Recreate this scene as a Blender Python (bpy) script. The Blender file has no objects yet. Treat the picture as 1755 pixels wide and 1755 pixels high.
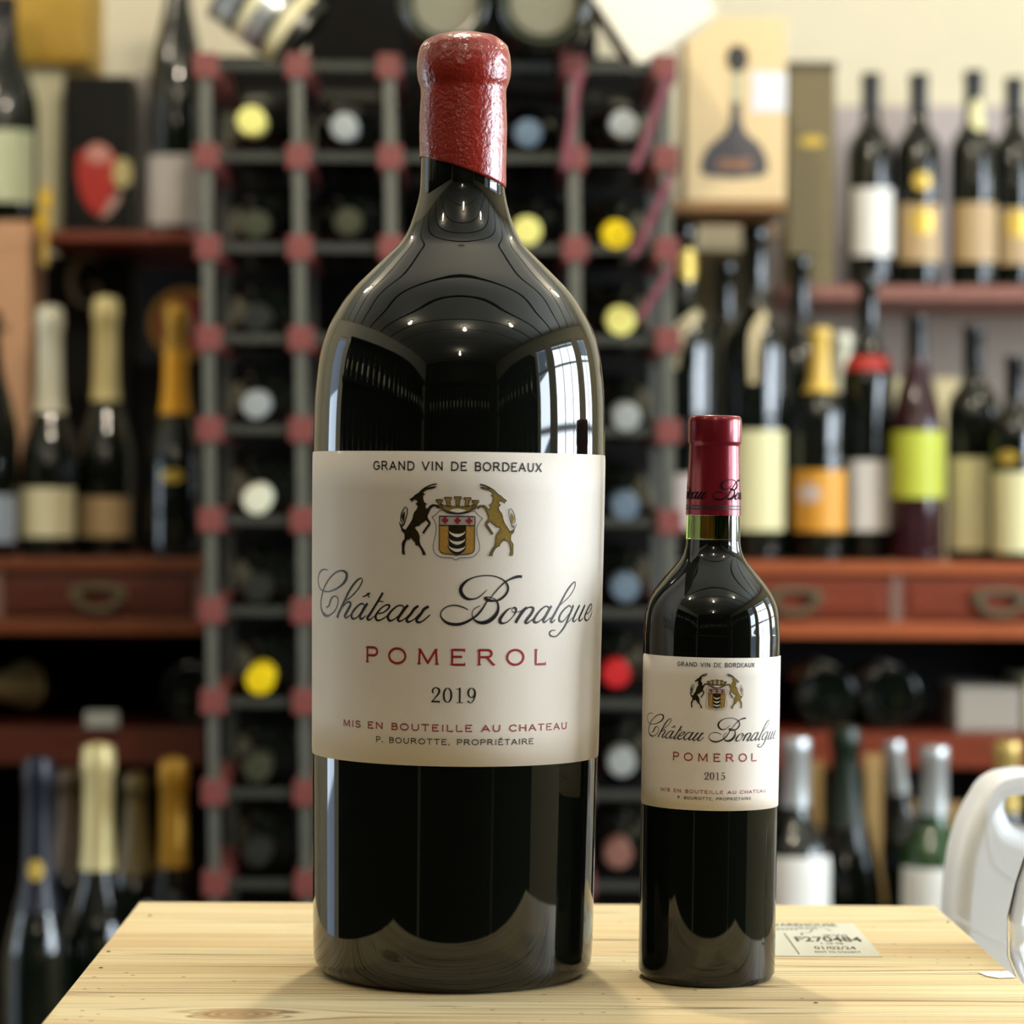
import bpy, bmesh, math, random
from mathutils import Vector, Matrix, noise
from mathutils.geometry import tessellate_polygon

# ------------------------------------------------------------------ camera, world, lights, exposure
S = bpy.context.scene
COL = S.collection
PI = math.pi
F = 4800.0            # focal length in pixels of the 1755 frame
PX, PY = 802.0, 845.0 # principal point (the photograph is an off-centre crop)
CAMZ = 1.30
ROLL = -0.005
cam = bpy.data.cameras.new('camera')
cam.sensor_width = 36.0
cam.lens = F/1755*36.0
cam.shift_x = (877.5-PX)/1755
cam.shift_y = (PY-877.5)/1755
cam.clip_start = 0.05
cam.dof.use_dof = True
cam.dof.focus_distance = 1.497
cam.dof.aperture_fstop = (cam.lens/1000)/0.0148
cam_o = bpy.data.objects.new('camera', cam)
cam_o.location = (0, 0, CAMZ)
cam_o.rotation_euler = (PI/2, ROLL, 0)
COL.objects.link(cam_o)
S.camera = cam_o

S.view_settings.view_transform = 'Standard'
S.view_settings.look = 'None'
S.view_settings.gamma = 1.0
S.view_settings.use_curve_mapping = False
S.view_settings.exposure = -0.42
S.cycles.use_denoising = True
S.cycles.max_bounces = 7
S.cycles.caustics_reflective = False
S.cycles.caustics_refractive = False
S.cycles.sample_clamp_indirect = 6.0

W = bpy.data.worlds.new('sky')
S.world = W
W.use_nodes = True
W.node_tree.nodes['Background'].inputs[0].default_value = (0.62, 0.78, 1.0, 1)
W.node_tree.nodes['Background'].inputs[1].default_value = 2.5

def area(name, loc, target, sx, sy, power, color):
    l = bpy.data.lights.new(name, 'AREA')
    l.shape = 'RECTANGLE'; l.size = sx; l.size_y = sy
    l.energy = power; l.color = color
    o = bpy.data.objects.new(name, l)
    o.location = loc
    d = Vector(target)-Vector(loc)
    o.rotation_euler = d.to_track_quat('-Z', 'Z').to_euler()
    COL.objects.link(o)
    return o

# daylight through the two windows of the right wall, the glazed door on the left, and the shop front behind the camera
area('window_daylight', (2.75, 1.75, 1.65), (0.0, 1.75, 1.45), 1.25, 1.35, 210, (0.80, 0.90, 1.0))
area('window_daylight', (2.75, 3.05, 1.65), (0.0, 3.0, 1.4), 0.75, 1.35, 60, (0.80, 0.90, 1.0))
area('window_daylight', (2.75, 0.68, 1.65), (0.2, 1.2, 1.3), 0.5, 1.35, 65, (0.80, 0.90, 1.0))
area('door_daylight', (-2.55, 2.6, 1.25), (0.0, 2.3, 1.1), 0.8, 1.9, 40, (0.70, 0.84, 1.0))

LAMPS = [  # x, y, power of the warm ceiling spots
    (0.02, 2.02, 43), (-1.1, 2.75, 13), (1.15, 2.75, 22), (0.1, 0.15, 9), (-0.95, 0.75, 5), (1.0, 0.7, 5), (0.0, -1.5, 9)]
CEIL = 2.62
WARM = (1.0, 0.87, 0.69)

# ------------------------------------------------------------------ helpers
def P(px, py, Y):
    """the world point that lies at depth Y behind pixel px, py"""
    R = Vector((math.cos(ROLL), 0, -math.sin(ROLL))); U = Vector((math.sin(ROLL), 0, math.cos(ROLL)))
    return Vector((0, 0, CAMZ)) + Y*(Vector((0, 1, 0)) + R*((px-PX)/F) - U*((py-PY)/F))
def ZZ(py, Y, px=802): return P(px, py, Y).z
def XX(px, Y, py=845): return P(px, py, Y).x

def lin(c):
    c = c/255.0
    return c/12.92 if c <= 0.04045 else ((c+0.055)/1.055)**2.4
def rgb(r, g, b): return (lin(r), lin(g), lin(b), 1.0)

MATS = {}
def mat(name, color, rough=0.5, metal=0.0, spec=0.5, bump=0.0, bscale=60.0, var=0.0, vscale=20.0, coat=0.0, trans=0.0, sss=0.0, stretch=None):
    if name in MATS: return MATS[name]
    m = bpy.data.materials.new(name); m.use_nodes = True
    nt = m.node_tree; b = nt.nodes['Principled BSDF']
    b.inputs['Base Color'].default_value = color
    b.inputs['Roughness'].default_value = rough
    b.inputs['Metallic'].default_value = metal
    b.inputs['Specular IOR Level'].default_value = spec
    b.inputs['Coat Weight'].default_value = coat
    b.inputs['Coat Roughness'].default_value = 0.08
    b.inputs['Transmission Weight'].default_value = trans
    if sss:
        b.inputs['Subsurface Weight'].default_value = sss
        b.inputs['Subsurface Radius'].default_value = (0.06, 0.06, 0.06)
    tc = nt.nodes.new('ShaderNodeTexCoord')
    mp = nt.nodes.new('ShaderNodeMapping')
    if stretch: mp.inputs['Scale'].default_value = stretch
    nt.links.new(tc.outputs['Object'], mp.inputs[0])
    if var > 0:
        n = nt.nodes.new('ShaderNodeTexNoise'); n.inputs['Scale'].default_value = vscale; n.inputs['Detail'].default_value = 4
        nt.links.new(mp.outputs[0], n.inputs['Vector'])
        mx = nt.nodes.new('ShaderNodeMix'); mx.data_type = 'RGBA'
        mx.inputs[6].default_value = tuple(max(0, c*(1-var)) for c in color[:3])+(1,)
        mx.inputs[7].default_value = tuple(min(1, c*(1+var)) for c in color[:3])+(1,)
        nt.links.new(n.outputs['Fac'], mx.inputs[0])
        nt.links.new(mx.outputs[2], b.inputs['Base Color'])
    if bump > 0:
        n2 = nt.nodes.new('ShaderNodeTexNoise'); n2.inputs['Scale'].default_value = bscale; n2.inputs['Detail'].default_value = 3
        nt.links.new(mp.outputs[0], n2.inputs['Vector'])
        bp = nt.nodes.new('ShaderNodeBump'); bp.inputs['Strength'].default_value = bump; bp.inputs['Distance'].default_value = 0.002
        nt.links.new(n2.outputs['Fac'], bp.inputs['Height'])
        nt.links.new(bp.outputs[0], b.inputs['Normal'])
    MATS[name] = m
    return m

def link(name, me, m=None, parent=None, smooth=False):
    if m is not None and len(me.materials) == 0: me.materials.append(m)
    if smooth:
        for p in me.polygons: p.use_smooth = True
    o = bpy.data.objects.new(name, me); COL.objects.link(o)
    if parent is not None: o.parent = parent
    return o
def from_bm(name, bm, m=None, parent=None, smooth=False):
    me = bpy.data.meshes.new(name); bm.normal_update(); bm.to_mesh(me); bm.free()
    return link(name, me, m, parent, smooth)
def empty(name, loc, rot=(0, 0, 0)):
    o = bpy.data.objects.new(name, None); o.empty_display_size = 0.05
    o.location = loc; o.rotation_euler = rot; COL.objects.link(o); return o
def tag(o, label, cat=None, group=None):
    o['label'] = label
    if cat: o['category'] = cat
    if group: o['group'] = group
    return o
def struct(o, label=None):
    o['kind'] = 'structure'
    if label: o['label'] = label
    return o

def bm_box(bm, x0, x1, y0, y1, z0, z1):
    v = [bm.verts.new(p) for p in ((x0,y0,z0),(x1,y0,z0),(x1,y1,z0),(x0,y1,z0),(x0,y0,z1),(x1,y0,z1),(x1,y1,z1),(x0,y1,z1))]
    for f in ((0,3,2,1),(4,5,6,7),(0,1,5,4),(1,2,6,5),(2,3,7,6),(3,0,4,7)): bm.faces.new([v[i] for i in f])
def box(name, x0, x1, y0, y1, z0, z1, m, parent=None, bevel=0.0):
    bm = bmesh.new(); bm_box(bm, x0, x1, y0, y1, z0, z1)
    if bevel > 0: bmesh.ops.bevel(bm, geom=bm.edges[:], offset=bevel, segments=2, affect='EDGES', profile=0.7)
    return from_bm(name, bm, m, parent)
def bm_lathe(bm, prof, seg=32, close=True):
    rings = []
    for r, z in prof:
        if r < 1e-5: rings.append([bm.verts.new((0, 0, z))])
        else: rings.append([bm.verts.new((r*math.cos(2*PI*i/seg), r*math.sin(2*PI*i/seg), z)) for i in range(seg)])
    for a, b in zip(rings, rings[1:]):
        if len(a) == 1 and len(b) == 1: continue
        for i in range(seg):
            j = (i+1) % seg
            if len(a) == 1: bm.faces.new((a[0], b[j], b[i]))
            elif len(b) == 1: bm.faces.new((a[i], a[j], b[0]))
            else: bm.faces.new((a[i], a[j], b[j], b[i]))
    bmesh.ops.recalc_face_normals(bm, faces=bm.faces[:])
LC = {}
def lathe(name, prof, m, parent=None, seg=32, loc=None, rot=None):
    key = (tuple(prof), seg, m.name, name)
    if key not in LC:
        bm = bmesh.new(); bm_lathe(bm, prof, seg)
        me = bpy.data.meshes.new(name); bm.to_mesh(me); bm.free()
        me.materials.append(m)
        for p in me.polygons: p.use_smooth = True
        me.set_sharp_from_angle(angle=math.radians(50))
        LC[key] = me
    o = bpy.data.objects.new(name, LC[key]); COL.objects.link(o)
    if parent is not None: o.parent = parent
    if loc is not None: o.location = loc
    if rot is not None: o.rotation_euler = rot
    return o
def spline(pts, n=6):
    """Catmull-Rom through tuples"""
    out = []
    m = len(pts)
    for i in range(m-1):
        p0 = pts[max(i-1, 0)]; p1 = pts[i]; p2 = pts[i+1]; p3 = pts[min(i+2, m-1)]
        for k in range(n):
            t = k/n
            out.append(tuple(0.5*((2*b)+(-a+c)*t+(2*a-5*b+4*c-d)*t*t+(-a+3*b-3*c+d)*t**3) for a, b, c, d in zip(p0, p1, p2, p3)))
    out.append(tuple(pts[-1]))
    return out
def radius_at(prof, z):
    for (r0, z0), (r1, z1) in zip(prof, prof[1:]):
        if z1 > z0 and z0 <= z <= z1: return r0+(r1-r0)*(z-z0)/(z1-z0)
    return prof[-1][0]
def wrap(prof, u, v, r0, off):
    """label plane (u along the girth, v = height) -> the bottle's skin, facing -Y"""
    r = radius_at(prof, v)+off; a = u/r0
    return (r*math.sin(a), -r*math.cos(a), v)
# ------------------------------------------------------------------ lettering: pen strokes drawn on a label plane
def arc(cx, cy, rx, ry, a0, a1, n=10):
    return [(cx+rx*math.cos(math.radians(a0+(a1-a0)*k/n)), cy+ry*math.sin(math.radians(a0+(a1-a0)*k/n))) for k in range(n+1)]
def hs(x, y, h=0.11): return ('t', [(x-h, y), (x+h, y)])      # small horizontal serif
def vs(x, y, h=0.09): return ('t', [(x, y-h), (x, y+h)])
GL = {  # cap height 1; (advance width, strokes)
 'A': (0.98, [[(0.03,0),(0.47,1)], [(0.47,1),(0.93,0)], [(0.2,0.33),(0.76,0.33)], hs(0.03,0.02), hs(0.93,0.02)]),
 'B': (0.80, [[(0.1,0),(0.1,1)], [(0.1,1),(0.5,1)]+arc(0.5,0.77,0.2,0.23,90,-90)+[(0.1,0.54)], [(0.1,0.54),(0.52,0.54)]+arc(0.52,0.27,0.23,0.27,90,-90)+[(0.1,0)], hs(0.05,0.98,.06), hs(0.05,0.02,.06)]),
 'C': (0.95, [arc(0.5,0.5,0.45,0.5,42,318,22), vs(0.85,0.84), vs(0.85,0.16)]),
 'D': (0.98, [[(0.1,0),(0.1,1)], [(0.1,1),(0.42,1)]+arc(0.42,0.5,0.5,0.5,90,-90,14)+[(0.1,0)], hs(0.05,0.98,.06), hs(0.05,0.02,.06)]),
 'E': (0.84, [[(0.78,0),(0.1,0),(0.1,1),(0.76,1)], [(0.1,0.53),(0.6,0.53)], vs(0.78,0.07,.08), vs(0.76,0.93,.08), hs(0.05,0.98,.06), hs(0.05,0.02,.06)]),
 'F': (0.8, [[(0.1,0),(0.1,1),(0.76,1)], [(0.1,0.52),(0.6,0.52)], vs(0.76,0.93,.08), hs(0.1,0.02)]),
 'G': (1.0, [arc(0.5,0.5,0.45,0.5,42,360,24)[:-2]+[(0.93,0.12),(0.93,0.46)], [(0.62,0.46),(0.99,0.46)], vs(0.85,0.84)]),
 'H': (0.98, [[(0.1,0),(0.1,1)], [(0.86,0),(0.86,1)], [(0.1,0.52),(0.86,0.52)], hs(0.1,0.98), hs(0.1,0.02), hs(0.86,0.98), hs(0.86,0.02)]),
 'I': (0.28, [[(0.14,0),(0.14,1)], hs(0.14,0.98), hs(0.14,0.02)]),
 'K': (0.9, [[(0.1,0),(0.1,1)], [(0.8,1),(0.1,0.42)], [(0.34,0.6),(0.85,0)]]),
 'L': (0.78, [[(0.1,1),(0.1,0),(0.74,0)], vs(0.74,0.07,.08), hs(0.1,0.98)]),
 'M': (1.18, [[(0.1,0),(0.14,1)], [(0.14,1),(0.58,0.08)], [(0.58,0.08),(1.02,1)], [(1.02,1),(1.08,0)], hs(0.1,0.02), hs(1.08,0.02), hs(0.1,0.98,.07), hs(1.06,0.98,.07)]),
 'N': (1.02, [[(0.12,0),(0.12,1)], [(0.12,1),(0.88,0.02)], [(0.88,0),(0.88,1)], hs(0.12,0.02), hs(0.88,0.98), hs(0.06,0.98,.07)]),
 'O': (1.08, [arc(0.54,0.5,0.48,0.5,0,360,28)]),
 'P': (0.82, [[(0.1,0),(0.1,1)], [(0.1,1),(0.52,1)]+arc(0.52,0.73,0.24,0.27,90,-90)+[(0.1,0.46)], hs(0.1,0.02), hs(0.05,0.98,.06)]),
 'R': (0.98, [[(0.1,0),(0.1,1)], [(0.1,1),(0.56,1)]+arc(0.56,0.76,0.22,0.24,90,-90)+[(0.1,0.52)], [(0.5,0.52),(0.9,0.0)], hs(0.1,0.02), hs(0.93,0.02,.08), hs(0.05,0.98,.06)]),
 'S': (0.82, [spline([(0.74,0.82),(0.6,0.97),(0.38,1.0),(0.16,0.92),(0.1,0.75),(0.2,0.6),(0.42,0.52),(0.64,0.45),(0.76,0.3),(0.7,0.1),(0.48,0.0),(0.25,0.02),(0.08,0.18)],3), vs(0.74,0.86,.08), vs(0.08,0.14,.08)]),
 'T': (0.88, [[(0.42,0),(0.42,1)], [(0.02,1),(0.82,1)], vs(0.03,0.93,.08), vs(0.81,0.93,.08), hs(0.42,0.02)]),
 'U': (0.98, [[(0.12,1),(0.12,0.4)]+arc(0.49,0.38,0.37,0.38,180,360,12)+[(0.86,1)], hs(0.12,0.98), hs(0.86,0.98)]),
 'V': (0.98, [[(0.03,1),(0.48,0)], [(0.48,0),(0.93,1)], hs(0.04,0.98), hs(0.92,0.98)]),
 'W': (1.4, [[(0.03,1),(0.38,0),(0.7,0.9),(1.02,0),(1.36,1)]]),
 'X': (0.94, [[(0.06,1),(0.86,0)], [(0.86,1),(0.06,0)], hs(0.06,0.98), hs(0.86,0.98), hs(0.06,0.02), hs(0.86,0.02)]),
 '.': (0.3, [[(0.1,0.0),(0.1,0.14)]]), ',': (0.3, [[(0.14,0.12),(0.06,-0.16)]]), ' ': (0.5, []),
}
GL['\u00c9'] = (GL['E'][0], GL['E'][1]+[[(0.36,1.14),(0.58,1.34)]])
def caps(text, u0, u1, v, h, wt=0.12, track=0.2):
    """strokes for a line of capitals spanning u0..u1 with its foot at v"""
    x = 0.0; out = []
    for ch in text:
        adv, st = GL[ch]
        for s in st:
            thin = isinstance(s, tuple)
            pts = s[1] if thin else s
            out.append([(x+a, b, 0.05 if thin else wt) for a, b in pts])
        x += adv+track
    x -= track
    k = (u1-u0)/x
    return [[(u0+a*k, v+b*h, w*h) for a, b, w in s] for s in out]
def digits(text, uc, v, h, width):
    g = {}
    g['2'] = [[(38,104,22),(20,72,36),(40,24,26),(85,2,14),(140,28,36),(150,78,40),(122,134,32),(62,204,22),(8,266,16)], [(8,264,30),(80,262,30),(150,264,28)], [(158,232,9),(156,290,9)]]
    g['0'] = [[(80+72*math.cos(t), 140+132*math.sin(t), 12+28*abs(math.cos(t))) for t in [2*PI*k/24 for k in range(25)]]]
    g['1'] = [[(84,8,34),(84,270,34)], [(14,24,12),(70,22,14)], [(24,276,12),(144,276,12)]]
    g['9'] = [[(80+64*math.cos(t), 92+86*math.sin(t), 12+26*abs(math.cos(t))) for t in [2*PI*k/20 for k in range(21)]], [(148,90,34),(146,150,32),(122,220,24),(84,270,16),(50,276,18),(16,250,36)]]
    g['5'] = [[(46,14,30),(140,14,28)], [(38,4,12),(28,136,12)], [(28,136,12),(70,108,18),(124,124,34),(146,186,40),(116,254,26),(66,278,16),(14,244,38)]]
    out = []; n = len(text); step = 228.0; tot = step*(n-1)+160
    k = h/280.0; kx = width/tot
    for i, ch in enumerate(text):
        for s in g[ch]:
            q = [(uc-width/2+(i*step+a)*kx, v+(280-b)*k, w*k) for a, b, w in s]
            out.append(spline(q, 4) if len(q) > 3 else q)
    return out
def bm_strokes(bm, strokes, fn):
    """turn strokes (u, v, width) into ribbons through fn(u, v) -> point"""
    for s in strokes:
        L = []; R = []; n = len(s)
        for i, (u, v, w) in enumerate(s):
            a = s[max(i-1, 0)]; b = s[min(i+1, n-1)]
            du, dv = b[0]-a[0], b[1]-a[1]; d = math.hypot(du, dv) or 1e-9
            nu, nv = -dv/d*w/2, du/d*w/2
            # a slight extension closes corners
            eu = ev = 0.0
            if i == 0: eu, ev = -du/d*w*0.3, -dv/d*w*0.3
            if i == n-1: eu, ev = du/d*w*0.3, dv/d*w*0.3
            L.append(bm.verts.new(fn(u+nu+eu, v+nv+ev))); R.append(bm.verts.new(fn(u-nu+eu, v-nv+ev)))
        for i in range(n-1): bm.faces.new((R[i], R[i+1], L[i+1], L[i]))
def dense(strokes, step):
    """split long straight strokes so that they follow the curved skin"""
    out = []
    for s in strokes:
        q = [s[0]]
        for a, b in zip(s, s[1:]):
            n = max(1, int(math.hypot(b[0]-a[0], b[1]-a[1])/step))
            for k in range(1, n+1): q.append(tuple(a[j]+(b[j]-a[j])*k/n for j in range(3)))
        out.append(q)
    return out
def bm_poly(bm, pts, fn, step):
    """filled outline (u, v) cut in upright strips so that it follows the curved skin"""
    b2 = bmesh.new()
    vs_ = [b2.verts.new((p[0], p[1], 0)) for p in pts]
    for t in tessellate_polygon([[Vector((p[0], p[1], 0)) for p in pts]]):
        try: b2.faces.new([vs_[i] for i in t])
        except ValueError: pass
    u0 = min(p[0] for p in pts); u1 = max(p[0] for p in pts)
    k = math.floor(u0/step)+1
    while k*step < u1:
        bmesh.ops.bisect_plane(b2, geom=b2.verts[:]+b2.edges[:]+b2.faces[:], plane_co=(k*step, 0, 0), plane_no=(1, 0, 0), dist=1e-7)
        k += 1
    mp = {v: bm.verts.new(fn(v.co.x, v.co.y)) for v in b2.verts}
    for f in b2.faces:
        bm.faces.new([mp[v] for v in f.verts])
    b2.free()

# --- measurements of the large label: picture -> unrolled label, in metres above the box lid
RB, DB, HB = 0.0812, 1.548, 0.262
def unroll(x, y):
    cx = 786-(y-780)*0.0125; R = 251-(y-780)*0.013
    s = max(-0.985, min(0.985, (x-cx)/R)); q = math.sqrt(DB*DB-RB*RB); th = math.asin(s)
    for _ in range(6): th = math.asin(max(-1, min(1, s*(DB-RB*math.cos(th))/q)))
    return RB*th, HB+(PY-(y-0.0125*(x-cx)))/F*(DB-RB*math.cos(th))
def from_crop(st, x0, y0, k):
    out = []
    for s in st:
        q = []
        for x, y, w in s:
            u, v = unroll(x0+x/k, y0+y/k); q.append((u, v, w/k/3272*1.02))
        out.append(spline(q, 6))
    return out
CA = [
 [(370,165,14),(300,145,18),(230,165,22),(175,240,24),(152,340,24),(150,430,22),(170,530,22),(215,610,22),(290,652,22),(380,660,20),(480,635,22),(590,580,26),(690,510,36),(770,420,50),(808,320,58),(800,235,56),(740,185,38),(660,178,24),(570,210,22),(470,290,22),(380,400,26),(310,520,28),(262,640,28),(230,780,32),(216,900,34),(215,1000,36),(235,1100,44),(280,1180,52),(340,1220,44),(400,1215,26),(470,1170,20),(540,1090,18),(590,990,18),(612,890,18),(600,820,20),(565,775,20),(520,768,22),(470,800,30),(435,860,38),(418,920,40),(395,985,34),(340,1032,20)],
 [(595,1245,50),(640,1130,44),(700,1000,44),(780,830,42),(860,660,40),(950,520,38),(1040,410,30),(1120,355,20),(1165,370,18),(1170,420,22),(1130,510,22),(1060,620,20),(960,730,20),(860,820,18),(790,865,14)],
 [(640,1110,14),(720,1000,22),(790,930,22),(850,900,26),(895,920,36),(900,970,42),(860,1050,44),(800,1150,44),(765,1220,44),(785,1270,30),(830,1250,20),(900,1200,18)],
 [(1225,985,24),(1180,940,24),(1110,960,26),(1010,1050,32),(940,1150,38),(920,1230,44),(950,1290,40),(1010,1280,22),(1080,1230,20),(1140,1140,16),(1200,1020,14)],
 [(1290,945,40),(1230,1020,50),(1170,1130,48),(1120,1220,48),(1130,1290,40),(1180,1280,22),(1260,1215,18)],
 [(1185,785,20),(1260,750,26),(1310,715,40),(1355,700,16)], [(1305,715,30),(1330,795,20)],
 [(1640,700,40),(1560,840,42),(1450,1020,44),(1350,1180,44),(1290,1270,48),(1315,1320,34),(1380,1290,20),(1460,1225,18)], [(1530,880,18),(1655,895,18)]]
CB = [
 [(60,1170,22),(160,1150,22),(250,1090,26),(310,1020,34),(310,980,36),(250,970,24),(170,1010,24),(80,1090,30),(10,1190,42),(-5,1260,50),(30,1325,40),(100,1320,26),(180,1280,20),(260,1225,18)],
 [(650,1030,24),(600,985,24),(520,985,24),(420,1050,30),(320,1160,40),(275,1250,46),(310,1330,42),(380,1325,22),(460,1275,20),(560,1180,16),(640,1050,14)],
 [(735,985,40),(660,1060,52),(580,1180,50),(515,1280,50),(530,1345,40),(590,1335,22),(680,1275,18)],
 [(970,1000,40),(890,1060,50),(800,1190,48),(715,1290,54),(730,1360,44),(800,1350,24),(900,1290,20),(1000,1180,14)],
 [(1205,1015,46),(1110,1070,50),(1030,1190,48),(940,1310,50),(965,1370,40),(1050,1360,24),(1150,1290,22),(1245,1205,22)]]
CC = [
 [(975,402,10),(900,480,14),(810,545,16),(720,570,22),(620,565,36),(540,510,48),(495,430,52),(500,350,50),(560,265,38),(660,195,22),(800,145,16),(960,125,14),(1110,135,14),(1240,180,16),(1330,245,22),(1375,330,30),(1370,420,32),(1310,510,32),(1220,580,30),(1130,602,24),(1030,595,40),(960,565,40),(950,545,30),(1000,530,14),(1080,545,12),(1140,575,14)],
 [(1140,575,14),(1185,650,26),(1195,750,36),(1160,850,48),(1080,940,56),(980,1000,56),(880,1015,46),(790,990,32),(730,940,20),(705,870,14),(720,790,12),(780,730,12),(850,700,10)],
 [(1625,145,40),(1540,150,40),(1430,190,26),(1330,245,20),(1220,345,18),(1120,460,16),(1040,560,12),(980,620,20),(900,750,26),(810,860,28),(720,930,28),(600,1000,36),(480,1040,40),(360,1045,42),(240,1015,36),(150,945,24),(115,870,18),(140,790,16),(220,720,16),(320,690,18),(420,690,20),(530,720,18),(630,770,12)],
 [(1430,735,10),(1360,780,24),(1280,870,36),(1230,950,44),(1240,1010,40),(1300,1025,22),(1380,990,14),(1450,920,12),(1510,840,18),(1530,770,30),(1505,730,26),(1460,745,12),(1450,790,10),(1490,820,10),(1560,810,10),(1640,785,10)]]
CD = [
 [(200,660,34),(130,730,48),(60,830,46),(-10,950,44)],
 [(100,760,14),(180,700,16),(250,655,22),(320,660,34),(335,700,40),(290,790,42),(220,880,42),(180,950,42),(210,975,26),(280,930,16),(340,880,14)],
 [(650,670,22),(610,635,20),(550,650,22),(460,730,28),(380,840,34),(345,920,40),(385,960,34),(450,935,18),(530,870,14),(600,770,12)],
 [(690,635,34),(640,720,42),(580,830,40),(535,920,40),(560,955,26),(620,910,14),(680,860,12)],
 [(770,900,12),(710,955,30),(685,920,38),(740,820,36),(810,690,34),(880,560,32),(960,400,30),(1040,270,28),(1110,180,22),(1155,145,16),(1170,180,16),(1150,270,14),(1090,380,12),(1000,490,12),(900,580,12),(870,610,10)],
 [(1080,650,20),(1050,620,20),(1000,650,22),(920,730,26),(860,830,34),(850,910,36),(890,945,26),(960,900,14),(1040,790,12)],
 [(1125,625,36),(1090,720,36),(1040,840,34),(990,970,32),(930,1080,30),(860,1170,24),(790,1235,20),(720,1240,22),(665,1210,26),(660,1160,24),(700,1120,18),(770,1115,12)],
 [(1000,975,10),(1060,920,10),(1110,860,10)],
 [(1250,620,30),(1200,720,36),(1150,830,36),(1120,910,36),(1145,940,22),(1200,890,14)],
 [(1355,615,30),(1310,720,36),(1260,830,36),(1240,900,36),(1265,925,22),(1320,870,14)],
 [(1390,790,12),(1450,740,14),(1490,660,18),(1485,590,18),(1450,620,22),(1400,720,28),(1360,820,32),(1360,890,32),(1395,915,20),(1450,870,14),(1500,750,12)]]
SCRIPT_A = from_crop(CA, 535, 965, 13.5)+from_crop(CB, 645, 965, 13.5)
SCRIPT_B = from_crop(CC, 745, 975, 10.97)+from_crop(CD, 885, 985, 11.7)
def vy(y): return HB+(PY-y)/3272
LINES = [
 ('capital_lettering', caps('GRAND VIN DE BORDEAUX', -0.0478, 0.0468, vy(806), 0.0042, 0.17, 0.26), 'ink'),
 ('script_lettering', [[(a, b, w*1.32) for a, b, w in q] for q in SCRIPT_A], 'ink'),
 ('script_lettering', [[(a, b, w*1.32) for a, b, w in q] for q in SCRIPT_B], 'ink'),
 ('capital_lettering', caps('POMEROL', -0.0520, 0.0520, vy(1139.5), 0.0078, 0.15, 0.62), 'redink'),
 ('capital_lettering', caps('P. BOUROTTE, PROPRI\u00c9TAIRE', -0.0450, 0.0448, vy(1277), 0.0027, 0.165, 0.24), 'ink'),
 ('capital_lettering', caps('MIS EN BOUTEILLE AU CHATEAU', -0.0690, 0.0690, vy(1254), 0.0032, 0.185, 0.28), 'redink')]
# crest, traced around its own centre (8.. units per millimetre), then set on the label
def cr(pts, mirror=False):
    out = []
    for p in pts:
        x, y = p[0], p[1]
        if mirror: x, y = 1762-x, y+2
        u, v = (x-878)/7.3125/3272, vy(893)+(585-y)/7.3125/3272
        u *= 1.01
        out.append((u, v)+((p[2]/7.3125/3272,) if len(p) > 2 else ()))
    return out
GOAT = [(610,118),(570,122),(520,140),(470,165),(425,195),(395,225),(378,243),(340,262),(318,285),(300,300),(268,318),(275,332),(290,333),(297,360),(306,338),(320,325),(345,322),(365,335),(372,352),(362,366),(345,373),(352,386),(368,394),(372,420),(355,455),(330,480),(315,520),(308,560),(290,600),(260,645),(235,682),(212,712),(185,706),(165,690),(158,702),(170,725),(200,747),(205,780),(205,820),(180,850),(168,880),(172,930),(170,980),(178,1012),(210,1014),(206,985),(198,950),(205,900),(214,862),(232,832),(270,822),(290,802),(300,830),(312,815),(322,850),(334,845),(345,870),(350,892),(385,902),(410,932),(435,975),(440,1014),(485,1015),(470,982),(440,930),(412,890),(400,850),(400,780),(378,730),(352,700),(336,677),(350,657),(395,650),(410,626),(450,602),(478,577),(493,592),(515,617),(495,650),(465,690),(450,715),(434,738),(455,750),(472,720),(500,682),(532,640),(540,615),(527,590),(502,560),(497,520),(517,480),(532,440),(562,408),(600,402),(618,416),(635,432),(648,405),(610,385),(560,381),(530,398),(505,428),(485,438),(472,420),(470,386),(495,377),(468,366),(450,350),(440,310),(438,272),(470,257),(443,243),(442,230),(470,203),(520,188),(560,181),(600,164),(604,153),(560,158),(510,170),(480,178),(515,155),(560,137),(610,127)]
TAIL = [(212,712,22),(180,700,22),(158,675,20),(145,645,16),(130,612,10)]
LOOP = [(165,655,20),(192,635,18),(210,580,16),(235,500,14),(236,440,14),(212,415,14),(182,450,16),(156,510,16),(148,570,16),(155,600,14),(178,605,12),(172,632,10),(150,635,8)]
LOOPF = [(165,570),(158,540),(175,500),(205,470),(200,540),(190,600),(178,600)]
SHIELD_OUT = [[(655,455,8),(600,510,8),(555,540,8)], spline([(555,540,8),(590,590,8),(608,660,8),(605,740,8),(590,820,8),(575,900,8),(582,960,8),(620,1015,8),(690,1042,8),(790,1045,8),(830,1055,8),(862,1075,8),(895,1055,8),(940,1045,8),(1050,1040,8),(1110,1005,8),(1150,950,8),(1155,890,8),(1140,820,8),(1120,740,8),(1122,660,8),(1148,600,8),(1187,550,8)], 4), [(1187,550,8),(1130,505,8),(1090,455,8)]]
SHIELD_IN = [(650,640),(1095,640),(1092,950),(1065,985),(1000,1000),(900,1003),(862,1018),(825,1003),(720,998),(672,980),(650,940)]
CHIEF = [(650,525),(1095,525),(1095,640),(650,640)]
def crescent(k):
    o = spline([(765,705+k),(800,755+k),(875,788+k),(950,755+k),(985,705+k)], 5)
    i = spline([(985,705+k),(945,735+k),(875,748+k),(805,735+k),(765,705+k)], 5)
    return o[:-1]+i[:-1]
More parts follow.
